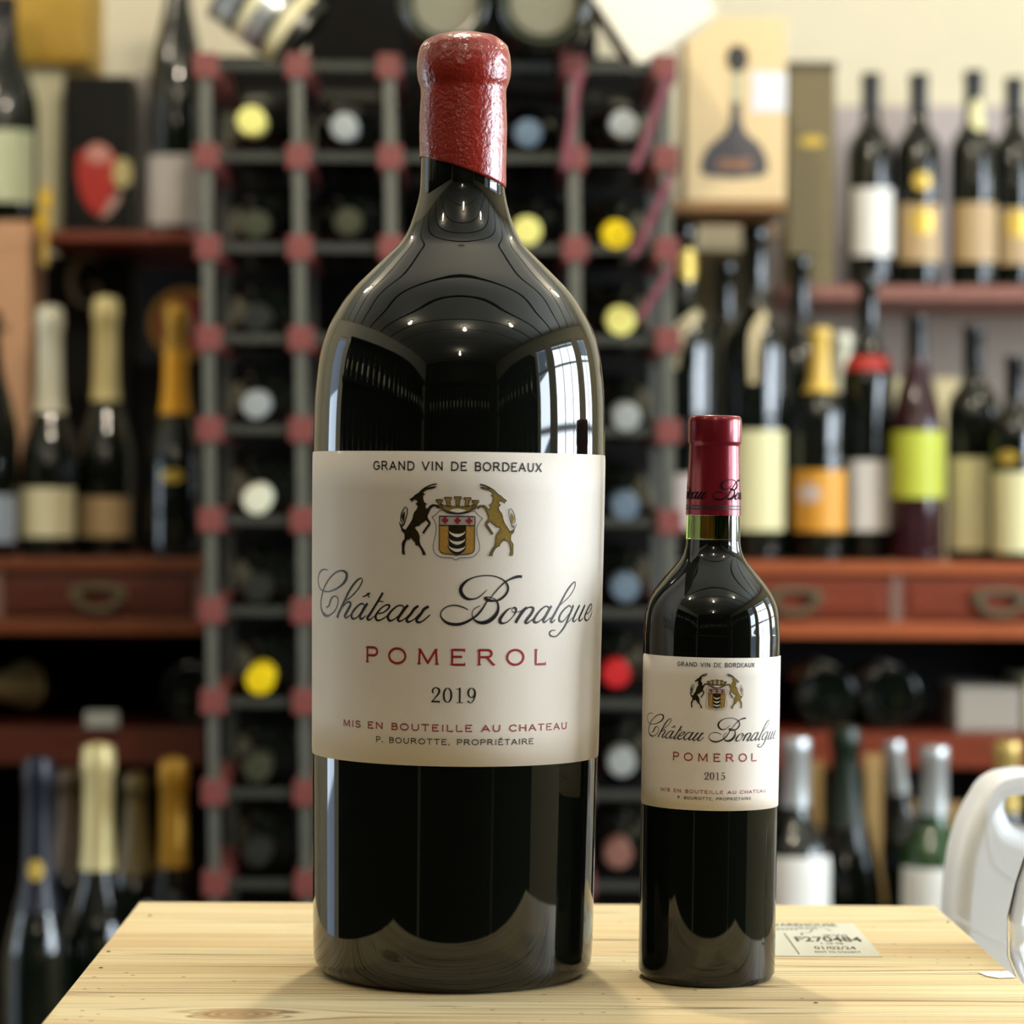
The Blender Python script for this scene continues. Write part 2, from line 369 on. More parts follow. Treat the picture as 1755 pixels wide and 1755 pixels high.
def gcross(cx, cy, s=40, t=17):
    return [(cx-t,cy-s),(cx+t,cy-s),(cx+t,cy-t),(cx+s,cy-t),(cx+s,cy+t),(cx+t,cy+t),(cx+t,cy+s),(cx-t,cy+s),(cx-t,cy+t),(cx-s,cy+t),(cx-s,cy-t),(cx-t,cy-t)]
CROWN = [(655,375),(690,385),(760,398),(877,404),(990,398),(1060,385),(1100,375),(1085,412),(1060,440),(985,470),(877,485),(770,470),(695,440),(672,412)]
CRHOLE = [(770,450),(830,435),(877,430),(930,435),(985,452),(930,475),(877,480),(820,474)]
def merlon(cx, cy, w, sk):
    return [(cx-w,cy-22),(cx+w,cy-22),(cx+w,cy+2),(cx+w*0.55,cy+12),(cx+w*0.5+sk,cy+90),(cx-w*0.5+sk,cy+90),(cx-w*0.55,cy+12),(cx-w,cy+2)]
MERL = [merlon(648,340,42,26), merlon(755,312,45,12), merlon(877,302,46,0), merlon(998,312,45,-12), merlon(1098,345,42,-26)]

def front_label(parent, prof, r0, s, vtop, vbot, half, vref, year, mats, corner, ku=1.0):
    """paper label with all its print; s scales the large artwork, vref is where the artwork's top edge lands"""
    V0 = vy(774)
    fv = lambda v: vref+(v-V0)*s
    def at(off): return lambda u, v: wrap(prof, u, v, r0, off)
    # paper
    bm = bmesh.new(); n = 90; U = half*r0; rows = []
    for i in range(n+1):
        t = -1+2*i/n
        u = U*math.sin(t*PI/2*0.999)/math.sin(PI/2*0.999); d = U-abs(u)
        cut = corner-math.sqrt(max(0, corner**2-(corner-d)**2)) if d < corner else 0
        col = []
        for k in range(9):
            v = (vbot+cut)+(vtop-vbot-2*cut)*k/8
            col.append(v)
        rows.append((u, col))
    for off, flip in ((0.0003, False),):
        g = [[bm.verts.new(wrap(prof, u, v, r0, off)) for v in col] for u, col in rows]
        for i in range(n):
            for k in range(8): bm.faces.new((g[i][k], g[i+1][k], g[i+1][k+1], g[i][k+1]))
    rim = [e for e in bm.edges if e.is_boundary]
    ret = bmesh.ops.extrude_edge_only(bm, edges=rim)
    for v in [x for x in ret['geom'] if isinstance(x, bmesh.types.BMVert)]:
        a = math.hypot(v.co.x, v.co.y); v.co.x *= (a-0.0005)/a; v.co.y *= (a-0.0005)/a
    lab = from_bm('label', bm, mats['paper'], parent, True)
    def ink(name, strokes, m, off=0.0005):
        bm = bmesh.new()
        st = [[(u*s*ku, fv(v), w*s) for u, v, w in q] for q in strokes]
        bm_strokes(bm, dense(st, 0.0012), at(off))
        return from_bm(name, bm, m, lab)
    def fill(name, polys, m, off):
        bm = bmesh.new()
        for p in polys: bm_poly(bm, [(u*s*ku, fv(v)) for u, v in p], at(off), 0.0014)
        return from_bm(name, bm, m, lab)
    for nm, st, mk in LINES: ink(nm, st, mats[mk])
    ink('vintage_year', digits(year, -0.0010, vy(1205), 0.0079, 0.0238), mats['ink'])
    def outl(p, w): return [q+(w,) for q in p+p[:1]]
    fill('left_goat', [cr(GOAT), cr(LOOPF)], mats['foil_dark_and_shaded'], 0.0005)  # same gold foil as the right goat, its dark reflection put into the colour
    fill('right_goat', [cr(GOAT, True), cr(LOOPF, True)], mats['foil'], 0.0005)
    k = 1/7.3125/3272
    drk = [outl(cr(GOAT, True), 8*k), outl(cr(GOAT), 6*k), cr(TAIL), cr(LOOP), cr([(a,b,c*0.6) for a,b,c in TAIL], True), cr([(a,b,c*0.7) for a,b,c in LOOP], True)]
    drk += [cr(q) for q in SHIELD_OUT]
    drk += [outl(cr(CHIEF), 12*k), outl(cr(SHIELD_IN), 10*k)]
    drk += [cr(spline([(655,455,8),(700,455,10),(760,480,14),(877,492,14),(985,480,14),(1060,455,10),(1090,455,8)], 4))]
    for j in (0, 95, 185): drk.append(cr(spline([(758,705+j,6),(795,772+j,18),(875,808+j,24),(955,772+j,18),(992,705+j,6)], 5)))
    drk += [outl(cr(m), 9*k) for m in MERL]+[outl(cr(CROWN), 8*k)]
    drk += [[q+(14*k,) for q in cr([(325,283),(350,278)])]]
    fill('shield_field', [cr(SHIELD_IN)], mats['foil_gold'], 0.0005)
    fill('shield_dark_pale', [cr([(765,645),(985,645),(985,720),(980,900),(940,965),(877,985),(810,965),(770,900),(765,720)])], mats['foil_dark_and_shaded'], 0.0006)
    fill('shield_chief', [cr(CHIEF)], mats['silver'], 0.0005)
    fill('crescent', [cr(crescent(0)), cr(crescent(95)), cr(crescent(185))], mats['paper'], 0.0009)
    fill('red_cross', [cr(gcross(720,577)), cr(gcross(877,579)), cr(gcross(1022,581))], mats['redink'], 0.0008)
    fill('crown', [cr(CROWN)]+[cr(m) for m in MERL], mats['foil'], 0.0005)
    fill('crown_opening', [cr(CRHOLE)], mats['paper'], 0.0007)
    ink('crest_outline', drk, mats['ink'], 0.00075)
    return lab
# ------------------------------------------------------------------ materials
cream_wall = mat('painted_plaster', rgb(222, 214, 186), 0.9, var=0.05, vscale=3, bump=0.15, bscale=25)
grey_wall = mat('grey_plaster', rgb(170, 160, 146), 0.9, var=0.05, vscale=3)
floor_mat = mat('brown_floor', rgb(92, 78, 64), 0.55, var=0.25, vscale=6)
ceil_mat = mat('painted_boards', rgb(228, 226, 214), 0.8, var=0.04, vscale=4)
gap_mat = mat('dark_gap', rgb(28, 26, 22), 0.9)
frame_mat = mat('window_frame_paint', rgb(226, 226, 220), 0.5)
mahog = mat('mahogany', rgb(120, 50, 26), 0.38, var=0.35, vscale=9, coat=0.25, stretch=(1, 6, 9))
mahog_edge = mat('mahogany_edge', rgb(160, 82, 42), 0.4, var=0.25, vscale=9, coat=0.25, stretch=(1, 6, 9))
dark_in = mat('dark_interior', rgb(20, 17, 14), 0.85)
brass = mat('aged_brass', rgb(112, 104, 78), 0.45, metal=0.4)
black_glass = mat('black_glass', (0.0035, 0.0045, 0.003, 1), 0.035, spec=0.55)
dark_glass = mat('dark_bottle_glass', (0.004, 0.006, 0.004, 1), 0.03, spec=0.6)
green_glass = mat('green_bottle_glass', (0.012, 0.045, 0.008, 1), 0.03, spec=0.6)
plum_glass = mat('plum_bottle_glass', (0.03, 0.008, 0.012, 1), 0.08, spec=0.6)
paperm = {
 'paper': mat('label_paper', rgb(230, 221, 208), 0.55, spec=0.18, var=0.025, vscale=900, bump=0.05, bscale=1500, coat=0.02),
 'ink': mat('black_ink', rgb(14, 12, 12), 0.5),
 'redink': mat('red_ink', rgb(150, 16, 22), 0.5),
 'foil': mat('gold_foil', rgb(214, 178, 92), 0.33, metal=0.75, var=0.35, vscale=700),
 'foil_dark_and_shaded': mat('dark_and_shaded_gold_foil', rgb(58, 48, 22), 0.35, metal=0.6, var=0.8, vscale=420),  # left goat's dark reflection as colour, and the shield's own dark pale
 'foil_gold': mat('bright_gold_foil', rgb(226, 176, 84), 0.36, metal=0.55, var=0.25, vscale=600),
 'silver': mat('silver_print', rgb(196, 190, 182), 0.4, metal=0.3, var=0.15, vscale=1500),
}

# ------------------------------------------------------------------ the room
RW, LW, BW, FW = 2.30, -2.10, 4.05, -2.60
struct(box('floor', LW, RW, FW, BW, -0.05, 0, floor_mat), 'brown shop floor')
struct(box('wall_back', LW-.1, RW+.1, BW, BW+.1, 0, CEIL+.2, cream_wall), 'cream painted wall behind the dresser')
struct(box('wall_front', LW-.1, RW+.1, FW-.1, FW, 0, CEIL+.2, mat('dark_panelling', rgb(38, 32, 28), 0.7)), 'wall behind the camera')
bm = bmesh.new()
for a, b, z0, z1 in ((FW, .42, 0, CEIL+.1), (.94, 1.15, 0, CEIL+.1), (.42, .94, 0, 1.0), (.42, .94, 2.28, CEIL+.1), (2.35, 2.68, 0, CEIL+.1), (3.42, BW, 0, CEIL+.1), (1.15, 2.35, 0, 1.0), (1.15, 2.35, 2.28, CEIL+.1), (2.68, 3.42, 0, 1.0), (2.68, 3.42, 2.28, CEIL+.1)):
    bm_box(bm, RW, RW+.12, a, b, z0, z1)
struct(from_bm('wall_right', bm, cream_wall), 'right wall with three windows')
bm = bmesh.new()
for a, b, z0, z1 in ((FW, 2.33, 0, CEIL+.1), (2.98, BW, 0, CEIL+.1), (2.33, 2.98, 2.2, CEIL+.1), (2.33, 2.98, 0, 0.12)):
    bm_box(bm, LW-.12, LW, a, b, z0, z1)
struct(from_bm('wall_left', bm, cream_wall), 'left wall with a glazed door')
ce = struct(box('ceiling', LW-.1, RW+.1, FW-.1, BW+.1, CEIL+.02, CEIL+.12, gap_mat), 'boarded ceiling')
bw_ = 0.52; y = FW
me0 = None
while y < BW:
    if me0 is None:
        b0 = box('ceiling_board', LW, RW, 0, bw_-0.05, CEIL, CEIL+.02, ceil_mat, ce, 0.003); me0 = b0.data; b0.location.y = y
    else:
        b0 = link('ceiling_board', me0, None, ce); b0.location.y = y
    y += bw_
# pane: thin clear glass that lets the daylight through
pane_mat = bpy.data.materials.new('window_pane'); pane_mat.use_nodes = True
nt = pane_mat.node_tree; nt.nodes.clear()
o_ = nt.nodes.new('ShaderNodeOutputMaterial'); mx_ = nt.nodes.new('ShaderNodeMixShader'); t_ = nt.nodes.new('ShaderNodeBsdfTransparent'); g_ = nt.nodes.new('ShaderNodeBsdfGlossy')
g_.inputs['Roughness'].default_value = 0.02; mx_.inputs[0].default_value = 0.06
nt.links.new(t_.outputs[0], mx_.inputs[1]); nt.links.new(g_.outputs[0], mx_.inputs[2]); nt.links.new(mx_.outputs[0], o_.inputs[0])
def window(name, x, y0, y1, z0, z1, ny, nz, label):
    bm = bmesh.new(); t = .05
    bm_box(bm, x-.03, x+.03, y0, y0+t, z0, z1); bm_box(bm, x-.03, x+.03, y1-t, y1, z0, z1)
    bm_box(bm, x-.03, x+.03, y0+t, y1-t, z0, z0+t); bm_box(bm, x-.03, x+.03, y0+t, y1-t, z1-t, z1)
    w = struct(from_bm(name, bm, frame_mat), label)
    for i in range(1, ny): yy = y0+(y1-y0)*i/ny; box('glazing_bar', x-.015, x+.015, yy-.015, yy+.015, z0+t, z1-t, frame_mat, w)
    for i in range(1, nz): zz = z0+(z1-z0)*i/nz; box('glazing_bar', x-.013, x+.013, y0+t, y1-t, zz-.015, zz+.015, frame_mat, w)
    box('pane', x-.003, x+.003, y0+t, y1-t, z0+t, z1-t, pane_mat, w)
window('window_1', RW+.06, 1.15, 2.35, 1.0, 2.28, 3, 3, 'large window in the right wall')
window('window_2', RW+.06, 2.68, 3.42, 1.0, 2.28, 2, 3, 'narrow window in the right wall')
window('window_3', RW+.06, .42, .94, 1.0, 2.28, 1, 3, 'slim window in the right wall nearest the camera')
window('door_1', LW-.06, 2.33, 2.98, 0.12, 2.2, 1, 2, 'narrow glazed door in the left wall')
lamp_mat = mat('lamp_housing', rgb(40, 38, 36), 0.4, metal=0.5)
bulb_mat = bpy.data.materials.new('lit_bulb'); bulb_mat.use_nodes = True
bb = bulb_mat.node_tree.nodes['Principled BSDF']; bb.inputs['Emission Color'].default_value = WARM+(1,); bb.inputs['Emission Strength'].default_value = 90
for i, (x, y, pw) in enumerate(LAMPS):
    e = empty('ceiling_spotlight', (x, y, CEIL))
    tag(e, ['ceiling spotlight over the two bottles on the wooden box', 'ceiling spotlight in front of the left dresser', 'ceiling spotlight in front of the right dresser', 'ceiling spotlight above the camera',
            'ceiling spotlight left of the camera', 'ceiling spotlight right of the camera', 'ceiling spotlight far behind the camera'][i], 'lamp', 'ceiling spotlights')
    lathe('housing', [(0, 0.0), (.026, 0.0), (.028, -.003), (.028, -.035), (.024, -.035), (.024, -.006), (0, -.006)], lamp_mat, e, 24)
    lathe('bulb', [(0, -.006), (.014, -.02), (.026, -.05), (.027, -.066), (.018, -.082), (0, -.088)], bulb_mat, e, 20)
    l = bpy.data.lights.new('spot_bulb', 'POINT'); l.energy = pw; l.color = WARM; l.shadow_soft_size = 0.028 if i == 0 else 0.045
    lo = bpy.data.objects.new('spot_bulb', l); lo.location = (0, 0, -.145); lo.parent = e; COL.objects.link(lo)

# ------------------------------------------------------------------ counter and the pine box
TOP = CAMZ-HB       # 1.038, height of the box lid
CT = 0.85           # counter height
ctr = empty('counter', (0, 1.5, 0)); tag(ctr, 'plain dark counter that carries the wooden wine box', 'counter')
cmat = mat('counter_wood', rgb(60, 44, 32), 0.5, var=0.3, vscale=6)
box('counter_top', -.33, .62, -.32, .50, CT-.03, CT, cmat, ctr, 0.003)
for sx in (-.28, .52):
    for sy in (-.28, .44): box('leg', sx, sx+.05, sy, sy+.05, 0, CT-.03, cmat, ctr)

def pine(name, knots, cracks=True, base=(232, 215, 170), dark=(214, 184, 132), line=(104, 68, 36)):
    m = bpy.data.materials.new(name); m.use_nodes = True
    nt = m.node_tree; N = nt.nodes; L = nt.links; b = N['Principled BSDF']; b.inputs['Roughness'].default_value = 0.55; b.inputs['Specular IOR Level'].default_value = 0.3
    geo = N.new('ShaderNodeTexCoord'); sep = N.new('ShaderNodeSeparateXYZ'); L.new(geo.outputs['Object'], sep.inputs[0])
    def M(op, a, b_=None, c=None):
        n = N.new('ShaderNodeMath'); n.operation = op
        for i, q in enumerate((a, b_, c)):
            if q is None: continue
            if isinstance(q, (int, float)): n.inputs[i].default_value = q
            else: L.new(q, n.inputs[i])
        return n.outputs[0]
    def noise_at(sx, sy, sc, det=3):
        mp = N.new('ShaderNodeMapping'); mp.inputs['Scale'].default_value = (sx, sy, 1); L.new(geo.outputs['Object'], mp.inputs[0])
        n = N.new('ShaderNodeTexNoise'); n.inputs['Scale'].default_value = sc; n.inputs['Detail'].default_value = det; L.new(mp.outputs[0], n.inputs['Vector']); return n.outputs['Fac']
    X, Y = sep.outputs[0], sep.outputs[1]
    wob = M('MULTIPLY', M('SUBTRACT', noise_at(3, 9, 1.0, 2), 0.5), 0.016)
    g = M('ADD', Y, wob)
    kmask = None
    for kx, ky, rx, ry in knots:
        dx = M('DIVIDE', M('SUBTRACT', X, kx), rx); dy = M('DIVIDE', M('SUBTRACT', Y, ky), ry)
        d2 = M('ADD', M('MULTIPLY', dx, dx), M('MULTIPLY', dy, dy))
        push = M('MULTIPLY', M('EXPONENT', M('MULTIPLY', d2, -0.35)), ry*1.9)
        sgn = M('DIVIDE', dy, M('ADD', M('SQRT', M('ADD', M('MULTIPLY', dy, dy), 0.25)), 0.0))
        g = M('SUBTRACT', g, M('MULTIPLY', push, sgn))
        km = M('SMOOTH_MIN', M('MAXIMUM', M('SUBTRACT', 1.0, d2), 0.0), 1.0, 0.1)
        dk = M('SQRT', d2)
        kmask = (km, dk, d2) if kmask is None else kmask
    # broad bands, fine grain and thin dark growth lines
    def gn(fx, fg, det, rough=.5):
        c = N.new('ShaderNodeCombineXYZ'); L.new(M('MULTIPLY', X, fx), c.inputs[0]); L.new(M('MULTIPLY', g, fg), c.inputs[1])
        n = N.new('ShaderNodeTexNoise'); n.inputs['Scale'].default_value = 1.0; n.inputs['Detail'].default_value = det; n.inputs['Roughness'].default_value = rough; L.new(c.outputs[0], n.inputs['Vector']); return n
    nz = gn(2.5, 22, 3); nf = gn(9, 420, 4, .7)
    r1 = N.new('ShaderNodeValToRGB'); L.new(M('ADD', M('MULTIPLY', nz.outputs['Fac'], .72), M('MULTIPLY', nf.outputs['Fac'], .28)), r1.inputs[0])
    e = r1.color_ramp.elements; e[0].position = 0.34; e[0].color = rgb(*dark); e[1].position = 0.58; e[1].color = rgb(*base)
    n3 = gn(.55, 26, 2, .4).outputs['Fac']
    lnm = None
    for lv, wd in ((.36, .006), (.42, .011), (.47, .006), (.51, .012), (.555, .007), (.61, .010), (.66, .006)):
        q = M('MAXIMUM', M('SUBTRACT', 1.0, M('DIVIDE', M('ABSOLUTE', M('SUBTRACT', n3, lv)), wd*.75)), 0.0)
        lnm = q if lnm is None else M('MAXIMUM', lnm, q)
    for yl_ in (1.6290-.0, 1.5337, 1.4630):
        q = M('MAXIMUM', M('SUBTRACT', 1.0, M('DIVIDE', M('ABSOLUTE', M('SUBTRACT', M('ADD', Y, M('MULTIPLY', wob, .35)), yl_)), .0011)), 0.0)
        lnm = M('MAXIMUM', lnm, q)
    lnm = M('MULTIPLY', lnm, M('MINIMUM', M('MAXIMUM', M('MULTIPLY_ADD', noise_at(3, 30, 1.0, 2), 3.4, -.85), 0.25), 1.0))
    mixl = N.new('ShaderNodeMix'); mixl.data_type = 'RGBA'; L.new(M('MULTIPLY', lnm, 0.85), mixl.inputs[0]); L.new(r1.outputs[0], mixl.inputs[6]); mixl.inputs[7].default_value = rgb(*line)
    out = mixl.outputs[2]
    # specks
    vo = N.new('ShaderNodeTexVoronoi'); vo.inputs['Scale'].default_value = 95
    mpv = N.new('ShaderNodeMapping'); mpv.inputs['Scale'].default_value = (0.8, 1.0, 1); L.new(geo.outputs['Object'], mpv.inputs[0]); L.new(mpv.outputs[0], vo.inputs['Vector'])
    sp = M('MULTIPLY', M('LESS_THAN', vo.outputs['Distance'], 0.10), M('GREATER_THAN', noise_at(6, 6, 1.5, 1), 0.56))
    mixs = N.new('ShaderNodeMix'); mixs.data_type = 'RGBA'; L.new(M('MULTIPLY', sp, 0.75), mixs.inputs[0]); L.new(out, mixs.inputs[6]); mixs.inputs[7].default_value = rgb(96, 66, 36)
    out = mixs.outputs[2]
    if kmask:
        km, dk, d2 = kmask
        ring = M('SINE', M('ADD', M('MULTIPLY', dk, 26.0), M('MULTIPLY', noise_at(60, 60, 1.0, 3), 7.0)))
        rr = N.new('ShaderNodeMix'); rr.data_type = 'RGBA'; L.new(M('MULTIPLY_ADD', ring, 0.28, 0.45), rr.inputs[0])
        rr.inputs[6].default_value = rgb(206, 168, 116); rr.inputs[7].default_value = rgb(112, 72, 40)
        mk = N.new('ShaderNodeMix'); mk.data_type = 'RGBA'; L.new(M('MINIMUM', M('MULTIPLY', km, 2.2), 0.85), mk.inputs[0]); L.new(out, mk.inputs[6]); L.new(rr.outputs[2], mk.inputs[7])
        out = mk.outputs[2]
    L.new(out, b.inputs['Base Color'])
    bp = N.new('ShaderNodeBump'); bp.inputs['Strength'].default_value = 0.35; bp.inputs['Distance'].default_value = 0.0007
    L.new(M('SUBTRACT', M('MULTIPLY', nf.outputs['Fac'], 0.4), M('MULTIPLY', lnm, 0.8)), bp.inputs['Height']); L.new(bp.outputs[0], b.inputs['Normal'])
    return m
BX0, BX1, BY0, BY1 = -.2085, .2995, 1.315, 1.789
pbox = empty('wooden_wine_box', (0, 0, CT+.0003)); tag(pbox, 'pale pine wine box lying under the two red-capped bottles', 'box')
pm = pine('pine_lid', [(-.1147, 1.405, .024, .0155)])
pm2 = pine('pine_side', [], False)
H = TOP-CT-.0003
JT = 1.5585
box('lid_board', BX0, BX1, BY0, JT-.0003, H-.012, H, pm, pbox, 0.0012)
box('lid_board', BX0, BX1, JT+.0003, BY1, H-.012, H-.0001, pm, pbox, 0.0012)
box('side_board', BX0+.001, BX1-.001, BY0+.001, BY0+.013, 0, H-.0125, pm2, pbox, 0.001)
box('side_board', BX0+.001, BX1-.001, BY1-.013, BY1-.001, 0, H-.0125, pm2, pbox, 0.001)
box('end_board', BX0+.001, BX0+.016, BY0+.0135, BY1-.0135, 0, H-.0125, pm2, pbox, 0.001)
box('end_board', BX1-.016, BX1-.001, BY0+.0135, BY1-.0135, 0, H-.0125, pm2, pbox, 0.001)
nail = mat('nail_steel', rgb(88, 70, 50), 0.45, metal=0.6)
for px, py in ((257, 1572), (173, 1662), (186, 1634), (1625, 1576), (1716, 1661), (1398, 1716)):
    Yn = F*HB/(py-PY)
    lathe('nail', [(0, -.001), (.0011, -.001), (.0012, .0002), (.0008, .0004), (0, .0005)], nail, pbox, 10, (XX(px, Yn, py), Yn, H))
# bits of torn paper stapled at the right edge
tp = mat('torn_paper', rgb(240, 238, 232), 0.7)
bm = bmesh.new()
pts = [(.281, 1.536), (.2985, 1.540), (.2988, 1.520), (.289, 1.5185), (.284, 1.524)]
v1 = [bm.verts.new((x, y, H+.0003)) for x, y in pts]; v2 = [bm.verts.new((x, y, H+.0007)) for x, y in pts]
bm.faces.new(v1[::-1]); bm.faces.new(v2)
for i in range(5): bm.faces.new((v1[i], v1[(i+1) % 5], v2[(i+1) % 5], v2[i]))
from_bm('paper_scrap', bm, tp, pbox)['label'] = 'torn white paper scrap'

# ------------------------------------------------------------------ delivery sticker on the lid
def ground(px, py):
    Yn = F*HB/(py-PY); return XX(px, Yn, py), Yn
sx0, sx1, sy0, sy1 = .122, .2365, 1.589, 1.7105
st = box('shipping_sticker', 0, sx1-sx0, 0, sy1-sy0, 0, .0002, mat('sticker_paper', rgb(226, 226, 208), 0.35, spec=0.5), None)
st.location = (sx0, sy0, TOP+.0001)
tag(st, 'white printed delivery sticker on the box lid behind the small bottle', 'sticker')
st_ink = mat('thermal_print', rgb(40, 38, 36), 0.6)
def text(body, X0, X1, Yb, hcap, bold):
    c = bpy.data.curves.new('lettering', 'FONT'); c.body = body; c.size = .02; c.offset = bold*.02; c.resolution_u = 3
    o = bpy.data.objects.new('lettering', c); COL.objects.link(o)
    me = bpy.data.meshes.new_from_object(o.evaluated_get(bpy.context.evaluated_depsgraph_get())); bpy.data.objects.remove(o)
    xs = [v.co.x for v in me.vertices]; x0, x1 = min(xs), max(xs); kx = (X1-X0)/(x1-x0); ky = hcap/(.02*.72)
    for v in me.vertices: v.co = (X0-sx0+(v.co.x-x0)*kx, Yb-sy0+v.co.y*ky, .0003)
    me.materials.clear(); link('lettering', me, st_ink, st)
text('WAREHOUSE', .1835, .2251, 1.698, .0110, .008)
text('Collection***', .158, .2125, 1.684, .0090, .005)
text('iKWI', .2123, .2262, 1.657, .0110, .0)
text('F270484', .1940, .2328, 1.6405, .0175, .018)
text('1 of 98', .2073, .2202, 1.6305, .0060, .01)
text('01/02/24', .2013, .2252, 1.6125, .0105, .012)
text('NOT TO COLLECT', .2000, .2263, 1.6000, .0062, .015)
box('ruled_line', .1897-sx0, .1903-sx0, .006, .081, .0002, .00035, st_ink, st)
bm = bmesh.new()
bm_strokes(bm, [spline([(.200, 1.664, .0012), (.2005, 1.671, .0008), (.2055, 1.674, .0006), (.2085, 1.686, .0009)], 5), spline([(.2105, 1.689, .0004), (.216, 1.690, .0003), (.219, 1.681, .001)], 5)], lambda u, v: (u-sx0, v-sy0, .00034))
from_bm('pen_mark', bm, st_ink, st)

# ------------------------------------------------------------------ the two bottles
BIG = [(0, .006), (.050, .002), (.064, 0), (.070, .0006), (.0752, .005), (.0769, .014), (.0776, .05), (.0786, .115), (.0797, .20), (.0804, .27), (.0802, .300), (.0797, .315), (.0786, .328), (.0768, .340), (.0733, .3516), (.0684, .361), (.0619, .371), (.0535, .380), (.0443, .389), (.0380, .3952), (.0319, .4022), (.0272, .4135), (.0241, .4248), (.0232, .432), (.0229, .445), (.0229, .505), (.0, .506)]
def smooth_prof(pr, n=4, it=30, lo=.02):
    q = spline(pr, n); out = []
    for r, z in q: out.append([max(r, 0), z])
    for st_ in range(2*it):
        lam = .5 if st_ % 2 == 0 else -.52
        new = [list(o) for o in out]
        for i in range(1, len(out)-1):
            if out[i][1] > lo: new[i] = [out[i][k]+lam*((out[i-1][k]+out[i+1][k])/2-out[i][k]) for k in (0, 1)]
        out = new
    return [tuple(o) for o in out]
BIGS = smooth_prof(BIG[:24], 5, 60, .03)+[(.0229, .455), (.0229, .505), (0, .506)]
big = empty('wine_bottle', (-.0072, 1.5335, TOP+.0002), (0, 0.0078, 0)); big.scale = (.992, .992, .9975)
tag(big, 'oversized red wine bottle from 2019 with dark red wax top', 'bottle')
lathe('glass_body', BIGS, black_glass, big, 128)
wax = mat('red_wax', rgb(142, 38, 26), 0.24, spec=0.55, var=0.10, vscale=60, bump=0.35, bscale=420, coat=0.3)
bm = bmesh.new()
WP = spline([(.0239, .440), (.0240, .455), (.0239, .470), (.0236, .4805), (.0238, .4845), (.0252, .4885), (.0260, .4935), (.0259, .4985), (.0252, .5035), (.0232, .5082), (.0185, .5118), (.010, .5142), (.0001, .5150)], 7)
seg = 140; rings = []
for i, (r, z) in enumerate([(.0231, .440)]+WP):
    ring = []
    for j in range(seg):
        a = 2*PI*j/seg; c = math.cos(a); s_ = math.sin(a)
        zz = z
        if z < .4805: zz = z-(0.0078*c+.0018)*max(0, (.4805-z)/.0405)
        q = Vector((c*r, s_*r, zz))
        dn = noise.noise(q*55)*.00035+noise.noise(q*Vector((190, 190, 70))*1.0 if False else q*210)*.00016+noise.noise(q*650)*.00009
        if i == 0: dn = 0
        if z > .503: dn *= 1.7
        ring.append(bm.verts.new((c*(r+dn), s_*(r+dn), zz+(dn*.8 if z > .505 else 0))))
    rings.append(ring)
for a, b in zip(rings, rings[1:]):
    for j in range(seg): bm.faces.new((a[j], a[(j+1) % seg], b[(j+1) % seg], b[j]))
bm.faces.new(rings[-1])
from_bm('wax_capsule', bm, wax, big, True)
front_label(big, BIGS, RB, .993, .2840, .1199, 1.50, .2840, '2019', paperm, .006, 1.006)

SML = [(0, .005), (.026, .001), (.0325, 0), (.0355, .0012), (.0368, .005), (.0372, .012), (.0373, .09), (.0374, .176), (.0373, .186), (.0368, .193), (.0357, .2005), (.0326, .2085), (.0272, .2160), (.0210, .2232), (.0168, .2290), (.0151, .2345), (.0148, .2375)]
SMS = smooth_prof(SML, 5, 25, .03)+[(.0148, .2380), (0, .2381)]
sml = empty('wine_bottle', (.1306, 1.519, TOP+.0002), (0, 0.0105, 0)); sml.scale = (.992, .992, .9975)
tag(sml, 'standard sized red wine bottle from 2015 with smooth burgundy capsule', 'bottle')
lathe('glass_body', SMS, black_glass, sml, 96)
neck_g = mat('green_neck_glass', (0.10, 0.15, 0.02, 1), 0.02, trans=1.0, spec=0.6)
lathe('neck_glass', [(0, .2384), (.0148, .2382), (.0147, .2440), (.0145, .2510), (0, .2510)], neck_g, sml, 64)
cap_m = mat('burgundy_capsule', rgb(122, 22, 34), 0.26, metal=0.35, spec=0.5, bump=0.03, bscale=900, coat=0.2)
CAPP = [(.01462, .2511), (.01505, .2511), (.0149, .257), (.01405, .2830), (.0139, .2885), (.0139, .2892), (.01455, .2900), (.0147, .2912), (.0147, .3020), (.0143, .3040), (.0135, .3050), (.0125, .3052), (.0119, .3044), (.0, .3040)]
cp = lathe('capsule', CAPP, cap_m, sml, 72)
for z0 in (.2545, .2561):
    r = radius_at(CAPP[1:], z0)+.00005
    lathe('printed_band', [(r-.0003, z0-.00038), (r+.0001, z0-.00038), (r+.0001, z0+.00038), (r-.0003, z0+.00038)], paperm['ink'], cp, 64)
bm = bmesh.new(); sc = .155
def capw(u, v): return wrap(CAPP[1:], u, v, .0145, .0002)
V0 = vy(1058)
def put(strokes, du, vb, s): return dense([[(u*s+du, vb+(v-V0)*s, w*s*2.1) for u, v, w in q] for q in strokes], .0004)
bm_strokes(bm, put(SCRIPT_B, .0018, .2612, .42)+put(SCRIPT_A, .0010, .2612, .42), capw)
from_bm('script_lettering', bm, mat('capsule_print', rgb(14, 3, 5), 0.7, spec=.1), cp)
SC = 0.491
front_label(sml, SMS, .0374, SC, .1757, .0945, 1.47, .1757, '2015', paperm, .0028, .93)
